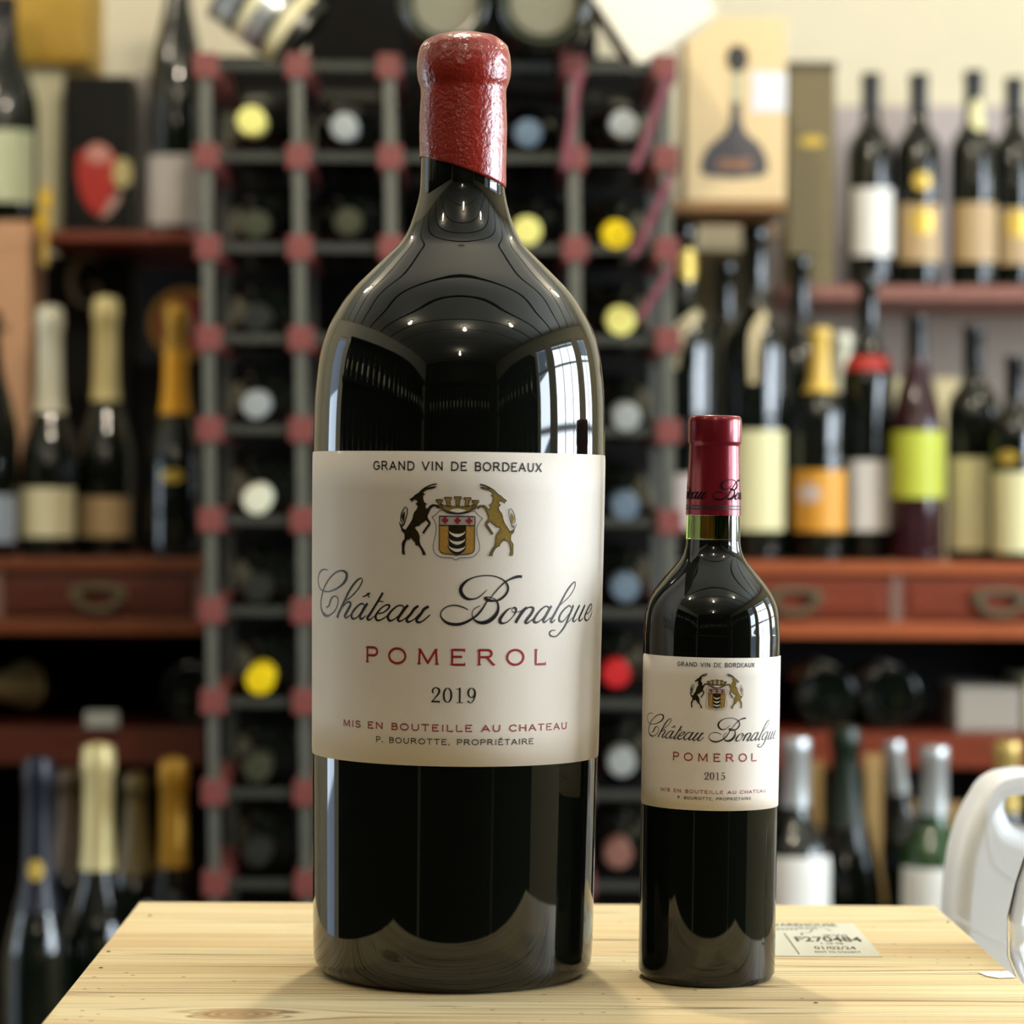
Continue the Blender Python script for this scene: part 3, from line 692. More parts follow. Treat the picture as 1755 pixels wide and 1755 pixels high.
# ------------------------------------------------------------------ jug and glass at the right edge
jug = empty('plastic_jug', (.44, 1.895, CT+.0005)); tag(jug, 'white translucent plastic jug with a hole for the hand at the right edge', 'jug')
jm = mat('milky_plastic', rgb(248, 251, 255), 0.42, spec=0.4, sss=0.1, bump=0.04, bscale=90)
def jx(px): return XX(px, 1.925)-.44
def jz(py): return ZZ(py, 1.925)-CT
outer = [(jx(1613), .012), (jx(1612), jz(1560)), (jx(1616), jz(1500)), (jx(1624), jz(1445)), (jx(1638), jz(1400)), (jx(1660), jz(1358)), (jx(1678), jz(1334)), (jx(1696), jz(1325)), (jx(1760), jz(1322)), (jx(1850), jz(1322)), (jx(1905), jz(1335)), (jx(1935), jz(1380)), (jx(1960), jz(1440)), (jx(1985), jz(1500)), (jx(1990), jz(1600)), (jx(1990), .012), (jx(1978), 0.002), (jx(1625), .002)]
def hx_(px): return XX(px, 1.866)-.44
def hz_(py): return ZZ(py, 1.866)-CT
hole = [(hx_(1728), hz_(1388)), (hx_(1734), hz_(1372)), (hx_(1750), hz_(1366)), (hx_(1800), hz_(1366)), (hx_(1822), hz_(1376)), (hx_(1826), hz_(1398)), (hx_(1812), hz_(1424)), (hx_(1742), hz_(1424)), (hx_(1732), hz_(1406))]
cu = bpy.data.curves.new('jug_outline', 'CURVE'); cu.dimensions = '2D'; cu.fill_mode = 'BOTH'; cu.extrude = .018; cu.bevel_depth = .012; cu.bevel_resolution = 4
def poly_offset(pts, d):
    n = len(pts); A = sum(pts[i][0]*pts[(i+1) % n][1]-pts[(i+1) % n][0]*pts[i][1] for i in range(n)); sg = 1 if A > 0 else -1
    out = []
    for i in range(n):
        a, b, c = Vector(pts[i-1]), Vector(pts[i]), Vector(pts[(i+1) % n])
        e1 = (b-a).normalized(); e2 = (c-b).normalized()
        nn = Vector((e1.y+e2.y, -(e1.x+e2.x)))*sg; nn.normalize()
        out.append((b.x+nn.x*d, b.y+nn.y*d))
    return out
for pts in (poly_offset(outer, -.0116), poly_offset(hole, .0116)):
    sp = cu.splines.new('BEZIER'); sp.bezier_points.add(len(pts)-1); sp.use_cyclic_u = True
    for q, (a, b) in zip(sp.bezier_points, pts): q.co = (a, b, 0); q.handle_left_type = q.handle_right_type = 'AUTO'
oc = bpy.data.objects.new('jug_outline', cu); COL.objects.link(oc)
me = bpy.data.meshes.new_from_object(oc.evaluated_get(bpy.context.evaluated_depsgraph_get())); bpy.data.objects.remove(oc)
me.transform(Matrix.Rotation(PI/2, 4, 'X')); me.materials.clear()
zmin = min(v.co.z for v in me.vertices); me.transform(Matrix.Translation((0, 0, -zmin)))
link('jug_body', me, jm, jug, True)
me.set_sharp_from_angle(angle=math.radians(40))
# moulded recess line on the flank and the foot line
bm = bmesh.new()
rl = spline([(jx(1672), jz(1350), .0016), (jx(1668), jz(1400), .0016), (jx(1676), jz(1450), .0018), (jx(1700), jz(1475), .0018), (jx(1740), jz(1500), .0018), (jx(1800), jz(1530), .0018)], 8)
bm_strokes(bm, [rl, spline([(jx(1617), jz(1545), .0014), (jx(1650), jz(1568), .0014), (jx(1690), jz(1588), .0014), (jx(1760), jz(1598), .0014), (jx(1860), jz(1598), .0014)], 8)], lambda u, v: (u, -.0302, v))
bmesh.ops.solidify(bm, geom=bm.faces[:], thickness=.0009)
from_bm('moulded_rib', bm, jm, jug)
lathe('screw_cap', [(0, .028), (.019, .028), (.021, .026), (.021, .004), (.018, 0), (0, 0)], mat('blue_cap', rgb(40, 80, 150), 0.4), jug, 32, (.04, 0, .2688-.004))
wg = empty('wine_glass', (.3525, 1.60, CT+.0005)); tag(wg, 'clear stemmed wine glass cut off by the right edge, before the jug', 'glass')
gm = mat('clear_glass', (1, 1, 1, 1), 0.0, trans=1.0)
lathe('bowl', [(r_, z_+.05) for r_, z_ in ((0, .098), (.018, .101), (.034, .113), (.0425, .136), (.0425, .158), (.038, .178), (.0325, .195), (.0318, .195), (.0372, .178), (.0415, .158), (.0415, .137), (.0333, .1145), (.0175, .1025), (0, .0998))], gm, wg, 48)
lathe('stem', [(.0, .0), (.0005, .003), (.006, .004), (.0042, .012), (.0036, .03), (.0036, .135), (.007, .1465), (0, .1475)], gm, wg, 24)
lathe('foot', [(0, 0), (.034, 0), (.035, .0012), (.02, .003), (0.0006, .0045), (0, .0045)], gm, wg, 40)

# ------------------------------------------------------------------ background bottles
BORD = [(0, .004), (.03, .0), (.036, .002), (.0375, .008), (.0375, .185), (.0365, .196), (.0325, .207), (.0255, .2165), (.0175, .226), (.0150, .236), (.0142, .250), (.0136, .286), (.0148, .288), (.0148, .299), (.0138, .301), (0, .301)]
BURG = [(0, .004), (.032, .0), (.039, .002), (.0405, .008), (.0405, .140), (.0395, .158), (.035, .180), (.028, .202), (.0205, .225), (.0165, .245), (.0148, .262), (.0138, .288), (.0148, .290), (.0148, .299), (.0138, .301), (0, .301)]
CAVA = [(0, .004), (.030, .0), (.037, .002), (.0385, .010), (.0385, .105), (.0375, .122), (.034, .140), (.028, .160), (.0215, .178), (.0180, .195), (.0162, .215), (.0152, .255), (.0148, .285), (.0168, .290), (.0172, .302), (.0160, .309), (.0150, .316), (0, .320)]
CHAM = [(0, .004), (.034, .0), (.042, .002), (.044, .010), (.044, .145), (.043, .160), (.038, .185), (.0295, .210), (.0215, .235), (.0175, .258), (.0155, .280), (.0152, .296), (.0175, .298), (.0178, .306), (.0165, .310), (.0158, .316), (0, .320)]
HOCK = [(0, .004), (.030, .0), (.037, .002), (.038, .008), (.038, .150), (.036, .175), (.031, .205), (.0245, .240), (.019, .275), (.0155, .305), (.0138, .330), (.0148, .332), (.0148, .341), (.0138, .343), (0, .343)]
PR = {'cava': CAVA, 'bordeaux': BORD, 'burgundy': BURG, 'champagne': CHAM, 'hock': HOCK}
def scaled(p, kr, kz): return [(r*kr, z*kz) for r, z in p]
def flat(name, c, rough=0.5, **k): return mat(name, rgb(*c), rough, **k)
def patch(name, prof, z0, z1, half, m, parent, yaw=0.0, off=.0008, shape='rect'):
    """paper stuck round a bottle; half = half its angular width"""
    bm = bmesh.new(); n = 14; g = []
    for i in range(n+1):
        t = -1+2*i/n
        a0, a1 = z0, z1
        if shape == 'oval':
            q = math.sqrt(max(0, 1-t*t)); zc = (z0+z1)/2; a0 = zc-(zc-z0)*max(q, .06); a1 = zc+(z1-zc)*max(q, .06)
        a = yaw+half*t; col = []
        for k in range(7):
            z = a0+(a1-a0)*k/6; r = radius_at(prof, z)+off
            col.append(bm.verts.new((r*math.sin(a), -r*math.cos(a), z)))
        g.append(col)
    for i in range(n):
        for k in range(6): bm.faces.new((g[i][k], g[i+1][k], g[i+1][k+1], g[i][k+1]))
    return from_bm(name, bm, m, parent, True)
def capsule(prof, z0, m, parent, off=.0007, name='capsule'):
    q = [(radius_at(prof, z0), z0), (radius_at(prof, z0)+off, z0)]+[(r+off, z) for r, z in prof if z > z0 and r > 0]+[(0, prof[-1][1]+off)]
    return lathe(name, q, m, parent, 24)
def bottle(kind, loc, label, cap=None, capz=0.245, papers=(), glass=None, kr=1.0, kz=1.0, rot=(0, 0, 0), group=None, cat='bottle', name='wine_bottle', bodyname='glass_body'):
    prof = scaled(PR[kind], kr, kz)
    e = empty(name, loc, rot); tag(e, label, cat, group)
    lathe(bodyname, prof, glass or dark_glass, e, 32)
    if cap is not None: capsule(prof, capz*kz, cap, e)
    for p in papers:
        patch(p.get('n', 'label'), prof, p['z'][0]*kz, p['z'][1]*kz, p['w'], p['m'], e, p.get('a', 0), p.get('o', .0008), p.get('s', 'rect'))
    return e
cream = flat('cream_paper', (232, 226, 184)); pale = flat('pale_yellow_paper', (226, 220, 168)); white = flat('white_paper', (236, 234, 226)); tan = flat('tan_paper', (184, 158, 116))
lime = flat('lime_paper', (196, 206, 70)); orange = flat('orange_paper', (222, 158, 52)); gold_p = flat('gold_paper', (214, 182, 80), 0.35, metal=.3); greyp = flat('grey_paper', (178, 170, 160)); pinkish = flat('pinkish_paper', (214, 196, 188))
redp = flat('red_paper', (176, 40, 34)); silverf = flat('silver_foil', (200, 206, 206), 0.3, metal=.6); blackf = flat('black_foil', (12, 12, 14), 0.35); goldf = flat('gold_foil_neck', (206, 180, 106), 0.35, metal=.5)
amberf = flat('amber_foil', (226, 160, 14), 0.4, metal=.2); whitef = flat('white_foil', (226, 224, 200), 0.35, metal=.2); navyf = flat('navy_foil', (9, 15, 34), 0.4); ochref = flat('ochre_foil', (176, 132, 40), 0.4, metal=.4); creamf = flat('cream_foil', (222, 208, 150), 0.38, metal=.3)

# ---- dressers
SY = 3.50                       # front face of both dressers
Zt = ZZ(962, SY, 1300); Zd1 = ZZ(984, SY, 1300); Zd0 = ZZ(1064, SY, 1300); Zb = ZZ(1092, SY, 1300)
Zs1 = ZZ(1256, SY, 1300); Zs0 = ZZ(1316, SY, 1300)
def handle(parent, x, z):
    bm = bmesh.new()
    for sx_ in (-.027, .027):
        n = 12; pl = [(x+sx_+.0085*math.cos(2*PI*i/n), z+.004+.0085*math.sin(2*PI*i/n)) for i in range(n)]
        a = [bm.verts.new((u, SY-.0045, v)) for u, v in pl]; b = [bm.verts.new((u, SY-.009, v)) for u, v in pl]
        bm.faces.new(b)
        for i in range(n): bm.faces.new((a[i], a[(i+1) % n], b[(i+1) % n], b[i]))
    bmesh.ops.recalc_face_normals(bm, faces=bm.faces[:])
    pt = [(x+.028*math.cos(2*PI*i/24), SY-.012, z+.003+(.019 if i > 12 else .010)*math.sin(2*PI*i/24)) for i in range(25)]
    for i in range(24):
        p, q = Vector(pt[i]), Vector(pt[i+1]); d = (q-p).normalized(); s1 = d.cross(Vector((0, 1, 0))).normalized()*.0032; s2 = Vector((0, .0032, 0))
        r1 = [bm.verts.new(p+k) for k in (s1+s2, s1-s2, -s1-s2, -s1+s2)]; r2 = [bm.verts.new(q+k) for k in (s1+s2, s1-s2, -s1-s2, -s1+s2)]
        for k in range(4): bm.faces.new((r1[k], r1[(k+1) % 4], r2[(k+1) % 4], r2[k]))
    return from_bm('handle', bm, brass, parent)
def dresser(x0, x1, drawers, label, face, edge):
    d = empty('dresser', (0, 0, 0)); tag(d, label, 'dresser')
    box('worktop', x0-.01, x1+.01, SY-.008, SY+.45, Zd1, Zt, edge, d, .003)
    box('rail', x0, x1, SY-.004, SY+.03, Zb, Zd0, edge, d, .002)
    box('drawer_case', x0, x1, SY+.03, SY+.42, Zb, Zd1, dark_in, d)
    for a, b in drawers:
        dr = box('drawer', a+.004, b-.004, SY, SY+.028, Zd0+.003, Zd1-.003, face, d, .003)
        box('drawer_panel', a+.016, b-.016, SY-.004, SY, Zd0+.012, Zd1-.012, face, dr, .002)
        handle(dr, (a+b)/2, (Zd0+Zd1)/2-.002)
    edges = sorted(set([x0, x1]+[q for a, b in drawers for q in (a, b)]))
    for q in edges[1:-1]: box('divider', q-.007, q+.007, SY-.002, SY+.028, Zd0, Zd1, flat('worn_wood', (120, 92, 80)), d)
    box('shelf', x0, x1, SY, SY+.42, Zs0, Zs1, face, d, .002)
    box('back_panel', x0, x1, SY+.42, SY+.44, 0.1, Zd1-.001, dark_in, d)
    for a in (x0, x1-.02): box('side_panel', a, a+.02, SY+.002, SY+.42, 0, Zb, face, d)
    box('floor_shelf', x0+.02, x1-.02, SY+.01, SY+.42, .1, .12, face, d)
    return d
def dxs(pxs): return [XX(p, SY, 1020) for p in pxs]
r = dxs([1185, 1536, 1887, 2238])
dR = dresser(r[0], r[3], [(r[0], r[1]), (r[1], r[2]), (r[2], r[3])], 'reddish mahogany dresser on the right, rows of bottles standing on it', mahog, mahog_edge)
l = dxs([-357, -5, 345, 690])
dL = dresser(l[0], l[3], [(l[0], l[1]), (l[1], l[2]), (l[2], l[3])], 'shade-toned mahogany dresser on the left behind the wine rack', mat('shade_toned_mahogany', rgb(84, 36, 20), 0.4, var=.35, vscale=9, coat=.2, stretch=(1, 6, 9)), mat('shade_toned_mahogany_edge', rgb(112, 58, 28), 0.4, var=.25, vscale=9, coat=.2, stretch=(1, 6, 9)))  # same wood as the right dresser, with the shade put into its colour
# upper shelf on the right wall, with its grey boards
UY = 3.72
us = empty('wall_shelf', (0, 0, 0)); tag(us, 'dusty rose wall shelf carrying the top row of dark bottles', 'shelf')
uz1 = ZZ(489, UY, 1600); uz0 = ZZ(513, UY, 1600)
box('shelf_board', XX(1343, UY), XX(2150, UY), UY, BW-.012, uz0, uz1, mat('rose_wood', rgb(140, 92, 80), 0.5, var=.15, vscale=8), us, .002)
box('back_board', XX(1343, UY), XX(2150, UY), BW-.012, BW-.001, uz0-.0, ZZ(182, 4.04, 1600), flat('lilac_board', (176, 166, 164)), us)
box('lower_back_board', XX(1300, UY), XX(2150, UY), BW-.010, BW-.001, Zt+.001, uz0-.001, flat('taupe_board', (164, 152, 138)), us)
# left upper shelf
lz1 = ZZ(396, 3.62, 200); lz0 = ZZ(413, 3.62, 200)
ls = empty('wall_shelf', (0, 0, 0)); tag(ls, 'dark brown shelf above the sparkling wines on the left', 'shelf')
box('shelf_board', XX(56, 3.62), XX(350, 3.62), 3.62, BW-.012, lz0, lz1, mahog, ls, .002)
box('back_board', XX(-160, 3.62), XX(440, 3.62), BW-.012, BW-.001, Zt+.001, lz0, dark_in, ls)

# ---- bottles on the right dresser (front row), at depth 3.63
YB = 3.565
def on(px, Y, z, py=900): return (XX(px, Y, py), Y, z+.0005)
def lz(y0, y1, z, Y, k=1.0):   # picture rows -> heights above the bottle's foot, unscaled
    return ((ZZ(y1, Y)-z)/k, (ZZ(y0, Y)-z)/k)
def pp(y0, y1, w, m, z, Y, kz=1.0, **k):
    d = dict(z=lz(y0, y1, z, Y, kz), w=w, m=m); d.update(k); return d
MG = 1.42
yf = YB-.04
mA = bottle('bordeaux', on(1168, YB-.02, Zt), 'tall dark magnum with a gold neck tag, leftmost beside the wine rack', None, papers=[pp(812, 905, .95, pinkish, Zt, yf, MG), pp(425, 480, .9, gold_p, Zt, yf, MG, a=.4, n='neck_tag', s='oval')], kr=1.2, kz=MG)
mB = bottle('bordeaux', on(1292, YB+.02, Zt), 'tall dark magnum with a cream label behind the small bottle capsule', None, papers=[pp(735, 908, .9, pale, Zt, yf, MG)], kr=1.2, kz=MG)
bottle('bordeaux', on(1240, YB+.12, Zt), 'dark magnum at the back between the two tall front magnums', None, kr=1.1, kz=1.30)
bottle('bordeaux', on(1368, YB+.10, Zt), 'dark unlabelled magnum rising behind the orange labelled bottle', None, kr=1.0, kz=1.32)
bottle('bordeaux', on(1403, YB, Zt), 'bottle with an orange picture label and a yellow capsule', flat('yellow_foil', (226, 190, 90), .4), .218, [pp(800, 908, 1.2, orange, Zt, yf), pp(824, 858, .45, pinkish, Zt, yf, a=-.5, o=.0014, n='label_picture', s='oval')], kr=.92, kz=.98)
bottle('bordeaux', on(1440, YB+.21, Zt), 'bottle with a pale cream capsule behind the orange labelled bottle', whitef, .22, kz=1.0)
bottle('bordeaux', on(1486, YB+.04, Zt), 'tall dark bottle with a white label and a thin red neck band', None, .245, [pp(785, 908, 1.05, white, Zt, yf+.03, 1.22), pp(608, 632, 1.4, redp, Zt, YB+.03, 1.22, n='neck_band')], kz=1.22, kr=.9)
bottle('burgundy', on(1570, YB, Zt), 'plum dark bottle with a lime green label', blackf, .25, [pp(735, 850, 1.25, lime, Zt, yf, 1.04)], glass=plum_glass, kz=1.04, kr=.87)
bottle('bordeaux', on(1668, YB+.02, Zt), 'dark bottle with a tall pale yellow label right of the lime one', blackf, .245, [pp(780, 940, 1.15, pale, Zt, yf)], kz=1.0, kr=.93)
bottle('bordeaux', on(1740, YB-.034, Zt), 'shorter dark bottle with a tall pale yellow label at the right edge', blackf, .245, [pp(780, 940, 1.15, pale, Zt, yf), pp(738, 765, .4, gold_p, Zt, yf, a=-.5, n='gold_seal', s='oval')], kz=.86, kr=.9)
for i, (px, lb) in enumerate(((1542, 'cream card packet standing behind the lime labelled bottle'), (1618, 'cream card packet between the lime and yellow labelled bottles'))):
    tag(box('card_packet', XX(px-22, 3.9), XX(px+22, 3.9), 3.88, 3.90, Zt+.0005, ZZ(645, 3.9), flat('cream_card', (226, 212, 160)), None, .002), lb, 'packet')

def ribbon(root, prof, px0, Y, pts, m):
    r_ = max(p[0] for p in prof); bm = bmesh.new(); q = []
    for x, y, w in pts:
        s_ = max(-.99, min(.99, (XX(x, Y)-XX(px0, Y))/r_)); q.append((math.asin(s_)*r_, ZZ(y, Y)-Zt, w*Y/F))
    bm_strokes(bm, [spline(q, 5)], lambda u, v: wrap(prof, u, v, r_, .001))
    from_bm('ribbon_label', bm, m, root)
ribbon(mA, scaled(BORD, 1.2, MG), 1168, yf, [(1150, 628, 14), (1151, 596, 22), (1158, 570, 26), (1176, 552, 22), (1196, 541, 18), (1208, 536, 12)], flat('tan_ribbon', (206, 190, 148)))
ribbon(mB, scaled(BORD, 1.2, MG), 1292, yf, [(1284, 650, 14), (1284, 600, 18), (1288, 565, 22), (1300, 545, 20), (1316, 532, 14)], flat('tan_ribbon', (206, 190, 148)))

# ---- top right row
YT = 3.83; ytf = YT-.036
def top(px, label, papers, cap=blackf, kz=.985, capz=.25, **k): return bottle('bordeaux', on(px, YT, uz1, 300), label, cap, capz, papers, kz=kz, kr=.86, **k)
def tp_(y0, y1, w, m, **k): return pp(y0, y1, w, m, uz1, ytf, .985, **k)
top(1492, 'dark top shelf bottle with a rounded white label', [tp_(318, 435, 1.0, white)])
top(1574, 'dark top shelf bottle with a gold medallion above a tan label', [tp_(345, 445, 1.1, tan), tp_(352, 400, .5, gold_p, o=.0014, s='oval', n='gold_print'), tp_(290, 322, .38, gold_p, s='oval', n='medallion')])
top(1668, 'dark top shelf bottle with a round yellow neck tag', [tp_(345, 445, 1.1, tan), tp_(165, 222, .9, pale, s='oval', n='neck_tag', a=.3)], kz=1.0)
top(1745, 'dark top shelf bottle with a tan label at the right edge', [tp_(348, 445, 1.1, tan), tp_(352, 400, .5, gold_p, o=.0014, s='oval', n='gold_print')]).location.y += .03
# olive presentation box and carton with a printed flask
olive = flat('olive_card', (112, 100, 66), .6)
ob = empty('presentation_box', (XX(1388, 3.74), 3.74, uz1+.0005)); tag(ob, 'tall olive brown presentation box beside the flask carton', 'box')
hx = (XX(1428, 3.74)-XX(1348, 3.74))/2
box('box_body', -hx, hx, 0, .09, 0, ZZ(118, 3.74)-uz1, olive, ob, .002)
box('box_lid', -hx-.0015, hx+.0015, -.0015, .0915, ZZ(118, 3.74)-uz1, ZZ(103, 3.74)-uz1, flat('olive_lid', (70, 62, 42), .6), ob, .002)
bm = bmesh.new(); n = 16; bm.faces.new([bm.verts.new((.017*math.cos(2*PI*i/n), -.001, .007*math.sin(2*PI*i/n)+ZZ(240, 3.74)-uz1)) for i in range(n)][::-1])
bmesh.ops.recalc_face_normals(bm, faces=bm.faces[:])
from_bm('gold_emblem', bm, gold_p, ob)
CYd = 3.42
cb = empty('flask_carton', (XX(1258, CYd), CYd, 0)); tag(cb, 'beige carton printed with a squat black flask and a white sticker', 'box')
chx = (XX(1343, CYd)-XX(1172, CYd))/2; cz0 = ZZ(341, CYd); cz1 = ZZ(28, CYd)
beige = flat('beige_card', (222, 196, 148), .6); brownc = flat('brown_card', (140, 104, 62), .6)
box('carton', -chx, chx, 0, .11, cz0, cz1, beige, cb, .002)
def cpt(px, py): return (XX(px, CYd)-XX(1258, CYd), ZZ(py, CYd))
fl = [(1250,172),(1248,205),(1240,225),(1212,248),(1199,272),(1198,292),(1208,300),(1256,304),(1302,300),(1313,292),(1312,270),(1300,246),(1275,225),(1268,205),(1266,172)]
def flatpoly(name, pts, m, parent, y):
    bm = bmesh.new(); vs = [bm.verts.new((p[0], y, p[1])) for p in pts]
    for t in tessellate_polygon([[Vector((p[0], p[1], 0)) for p in pts]]): bm.faces.new([vs[i] for i in t])
    for f in bm.faces:
        f.normal_update()
        if f.normal.y > 0: f.normal_flip()
    return from_bm(name, bm, m, parent)
charc = flat('charcoal_print', (74, 72, 74), .5)
fp = flatpoly('printed_flask', [cpt(*q) for q in fl], charc, cb, -.0008)
flatpoly('printed_neck', [cpt(*q) for q in ((1250,172),(1266,172),(1268,120),(1252,120))], flat('grey_green_print', (176, 178, 148)), cb, -.0009)
flatpoly('printed_stopper', [cpt(1260+19*math.cos(t), 98+24*math.sin(t)) for t in [2*PI*i/18 for i in range(18)]], flat('black_print', (44, 44, 42)), cb, -.0010)
flatpoly('printed_brand', [cpt(*q) for q in ((1228,270),(1284,270),(1284,288),(1228,288))], flat('copper_print', (146, 104, 80)), cb, -.0012)
flatpoly('white_sticker', [cpt(*q) for q in ((1284,120),(1345,120),(1345,190),(1284,190))], flat('white_sticker', (222, 222, 226)), cb, -.0012)
# crate that lifts the carton
crt = empty('carton_stand', (0, 0, 0)); tag(crt, 'brown wooden stand under the flask carton behind the magnums', 'stand')
box('shelf_board', XX(1150, CYd), XX(1345, CYd), CYd+.0, CYd+.2, cz0-.012, cz0-.0005, brownc, crt)
for a in (1152, 1318): box('post', XX(a, 3.6), XX(a, 3.6)+.01, 3.86, 3.88, Zt+.0005, cz0-.0125, brownc, crt)
box('back_board', XX(1160, 3.9), XX(1308, 3.9), 3.89, 3.90, Zt+.0005, cz0-.0205, flat('olive_back', (92, 80, 50)), crt)
for a in (1152, 1318): box('side_rail', XX(a, 3.6), XX(a, 3.6)+.01, 3.621, 3.89, cz0-.026, cz0-.0125, brownc, crt)
# ---- left dresser top
bottle('cava', on(84, YB, Zt), 'sparkling wine bottle with a white foil neck and cream label on the left', whitef, .182, [pp(840, 925, 1.1, cream, Zt, yf)], kz=1.0)
bottle('cava', on(180, YB+.05, Zt), 'sparkling wine bottle with a gold foil neck and tan label on the left', creamf, .190, [pp(855, 925, 1.1, tan, Zt, yf, 1.05)], kz=1.05)
bottle('cava', on(300, YB, Zt), 'slim dark sparkling bottle with a bright amber yellow neck', ochref, .178, [pp(602, 712, 1.45, amberf, Zt, YB-.015, 1.02, n='neck_foil', o=.0013), pp(808, 830, .45, gold_p, Zt, yf, 1.02, n='neck_seal', s='oval')], kz=1.02, kr=.9)
bottle('champagne', on(-21, YB-.03, Zt), 'dark bottle with a pale blue label cut off by the left edge', blackf, .20, [pp(850, 935, 1.3, flat('pale_blue_paper', (178, 196, 216)), Zt, yf-.03)], kz=.98, kr=.88)
tc = empty('tan_carton', (XX(14, 3.645), 3.645, Zt+.0005)); tag(tc, 'tall copper tan gift carton standing at the left edge', 'box')
tan_c = flat('copper_card', (206, 158, 118), .6)
tz = ZZ(383, 3.645)-Zt; tw = XX(50, 3.645)-XX(14, 3.645)
box('box_body', -.075, tw, 0, .12, 0, tz-.035, tan_c, tc, .002)
box('box_lid', -.076, tw+.001, -.001, .121, tz-.035, tz, tan_c, tc, .002)
box('printed_line', -.04, .0, -.0016, -.0010, ZZ(572, 3.645)-Zt, ZZ(562, 3.645)-Zt, flat('dark_print', (110, 80, 60)), tc)
gb = empty('gift_box', (XX(150, 3.82), 3.82, Zt+.0005)); tag(gb, 'black gift box with a faint curled letter behind the gold foil bottle', 'box')
blk = mat('black_card', rgb(13, 13, 11), .6, spec=.2)
box('box_body', XX(78, 3.82)-XX(150, 3.82), XX(226, 3.82)-XX(150, 3.82), 0, .1, 0, lz0-Zt-.003, blk, gb, .002)
bm = bmesh.new()
bm_strokes(bm, [spline([(.018, .028, .004), (.002, .036, .007), (-.016, .022, .010), (-.020, 0, .011), (-.012, -.022, .009), (.004, -.030, .006), (.016, -.020, .006), (.016, -.004, .006), (.006, -.004, .005)], 6)], lambda u, v: (u-.004, -.001, v+ZZ(488, 3.82)-Zt))
from_bm('printed_letter', bm, flat('grey_gold_print', (130, 126, 104)), gb)
gb2 = empty('gift_box', (XX(288, 3.82), 3.82, Zt+.0005)); tag(gb2, 'black gift box under the round red tin', 'box')
box('box_body', XX(238, 3.82)-XX(288, 3.82), XX(344, 3.82)-XX(288, 3.82), 0, .1, 0, ZZ(624, 3.82)-Zt, blk, gb2, .002)
ct_ = P(318, 556, 3.80)
tin = empty('round_tin', ct_, (PI/2, 0, 0)); tag(tin, 'round red tin with a gold rim standing behind the amber necked bottle', 'tin')
lathe('tin_body', [(0, -.02), (.048, -.02), (.048, .012), (0, .012)], flat('dark_red_enamel', (156, 32, 34), .4), tin, 32)
lathe('gold_rim', [(.0405, .0122), (.049, .0122), (.049, .0145), (.0405, .0145)], flat('gold_rim_paint', (186, 140, 66), .35, metal=.4), tin, 32)
lathe('lid_print', [(0, .0135), (.012, .0135), (.012, .0125), (0, .0125)], flat('pink_print', (190, 150, 140)), tin, 20)

# ---- left upper shelf
UYL = 3.70
def ub(px, Y=UYL): return (XX(px, Y, 300), Y, lz1+.0005)
bottle('champagne', ub(303), 'tall dark champagne magnum with a grey label on the upper left shelf', None, papers=[pp(268, 388, 1.15, greyp, lz1, UYL-.035, 1.28)], kz=1.28, kr=.86)
bottle('burgundy', (XX(2, 3.705), 3.705, Zt+tz+.001), 'dark bottle with a pale green label at the upper left edge', blackf, .24, [pp(228, 352, 1.2, flat('pale_green_paper', (206, 216, 178)), Zt+tz, 3.67)], kr=1.15, kz=1.0)
sb = empty('seal_box', (XX(163, 3.74), 3.74, lz1+.0005)); tag(sb, 'black presentation box with a red and silver seal', 'box')
box('box_body', XX(106, 3.74)-XX(163, 3.74), XX(224, 3.74)-XX(163, 3.74), 0, .09, 0, ZZ(134, 3.74)-lz1, blk, sb, .002)
def sp3(px, py): return (XX(px, 3.74)-XX(163, 3.74), ZZ(py, 3.74)-lz1)
seal = [sp3(*q) for q in ((130,268),(146,256),(165,250),(184,258),(196,275),(197,310),(190,342),(176,366),(165,374),(150,362),(136,340),(128,305))]
flatpoly('red_seal', seal, flat('seal_red', (186, 40, 32), .4), sb, -.001)
flatpoly('seal_crown', [sp3(*q) for q in ((142,270),(150,254),(165,248),(182,256),(190,272),(176,284),(154,284))], flat('seal_pink', (216, 150, 140), .4), sb, -.0016)
flatpoly('seal_wing', [sp3(207+17*math.cos(t), 300+26*math.sin(t)) for t in [2*PI*i/16 for i in range(16)]], flat('seal_cream', (198, 186, 128), .4), sb, -.0013)
flatpoly('seal_edge', [sp3(*q) for q in ((186,345),(205,330),(203,350),(186,372),(168,380))], flat('seal_silver', (180, 150, 140), .4), sb, -.0013)
cbx = empty('cream_box', (XX(66, 3.80), 3.80, lz1+.0005)); tag(cbx, 'cream box between the left edge bottle and the black seal box', 'box')
box('box_body', XX(26, 3.8)-XX(66, 3.8), XX(104, 3.8)-XX(66, 3.8), 0, .09, 0, ZZ(122, 3.8)-lz1, flat('cream_card_box', (232, 224, 182)), cbx, .002)
flatpoly('printed_vine', [(XX(a, 3.8)-XX(66, 3.8), ZZ(b, 3.8)-lz1) for a, b in ((26,150),(36,148),(60,185),(62,215),(50,225),(56,300),(60,330),(44,300),(26,200))], flat('grey_green_vine', (104, 108, 84)), cbx, -.001)
gv = empty('grey_box', (XX(247, 3.86), 3.86, lz1+.0005)); tag(gv, 'narrow grey lilac box between the seal box and the champagne magnum', 'box')
box('box_body', XX(232, 3.86)-XX(247, 3.86), XX(272, 3.86)-XX(247, 3.86), 0, .09, 0, ZZ(128, 3.86)-lz1, flat('grey_lilac_card', (168, 158, 152)), gv, .002)
yt = empty('yellow_tin', (XX(62, 3.76), 3.76, ZZ(121, 3.8)+.001)); tag(yt, 'ochre yellow carton lying across the boxes at the top left corner', 'box')
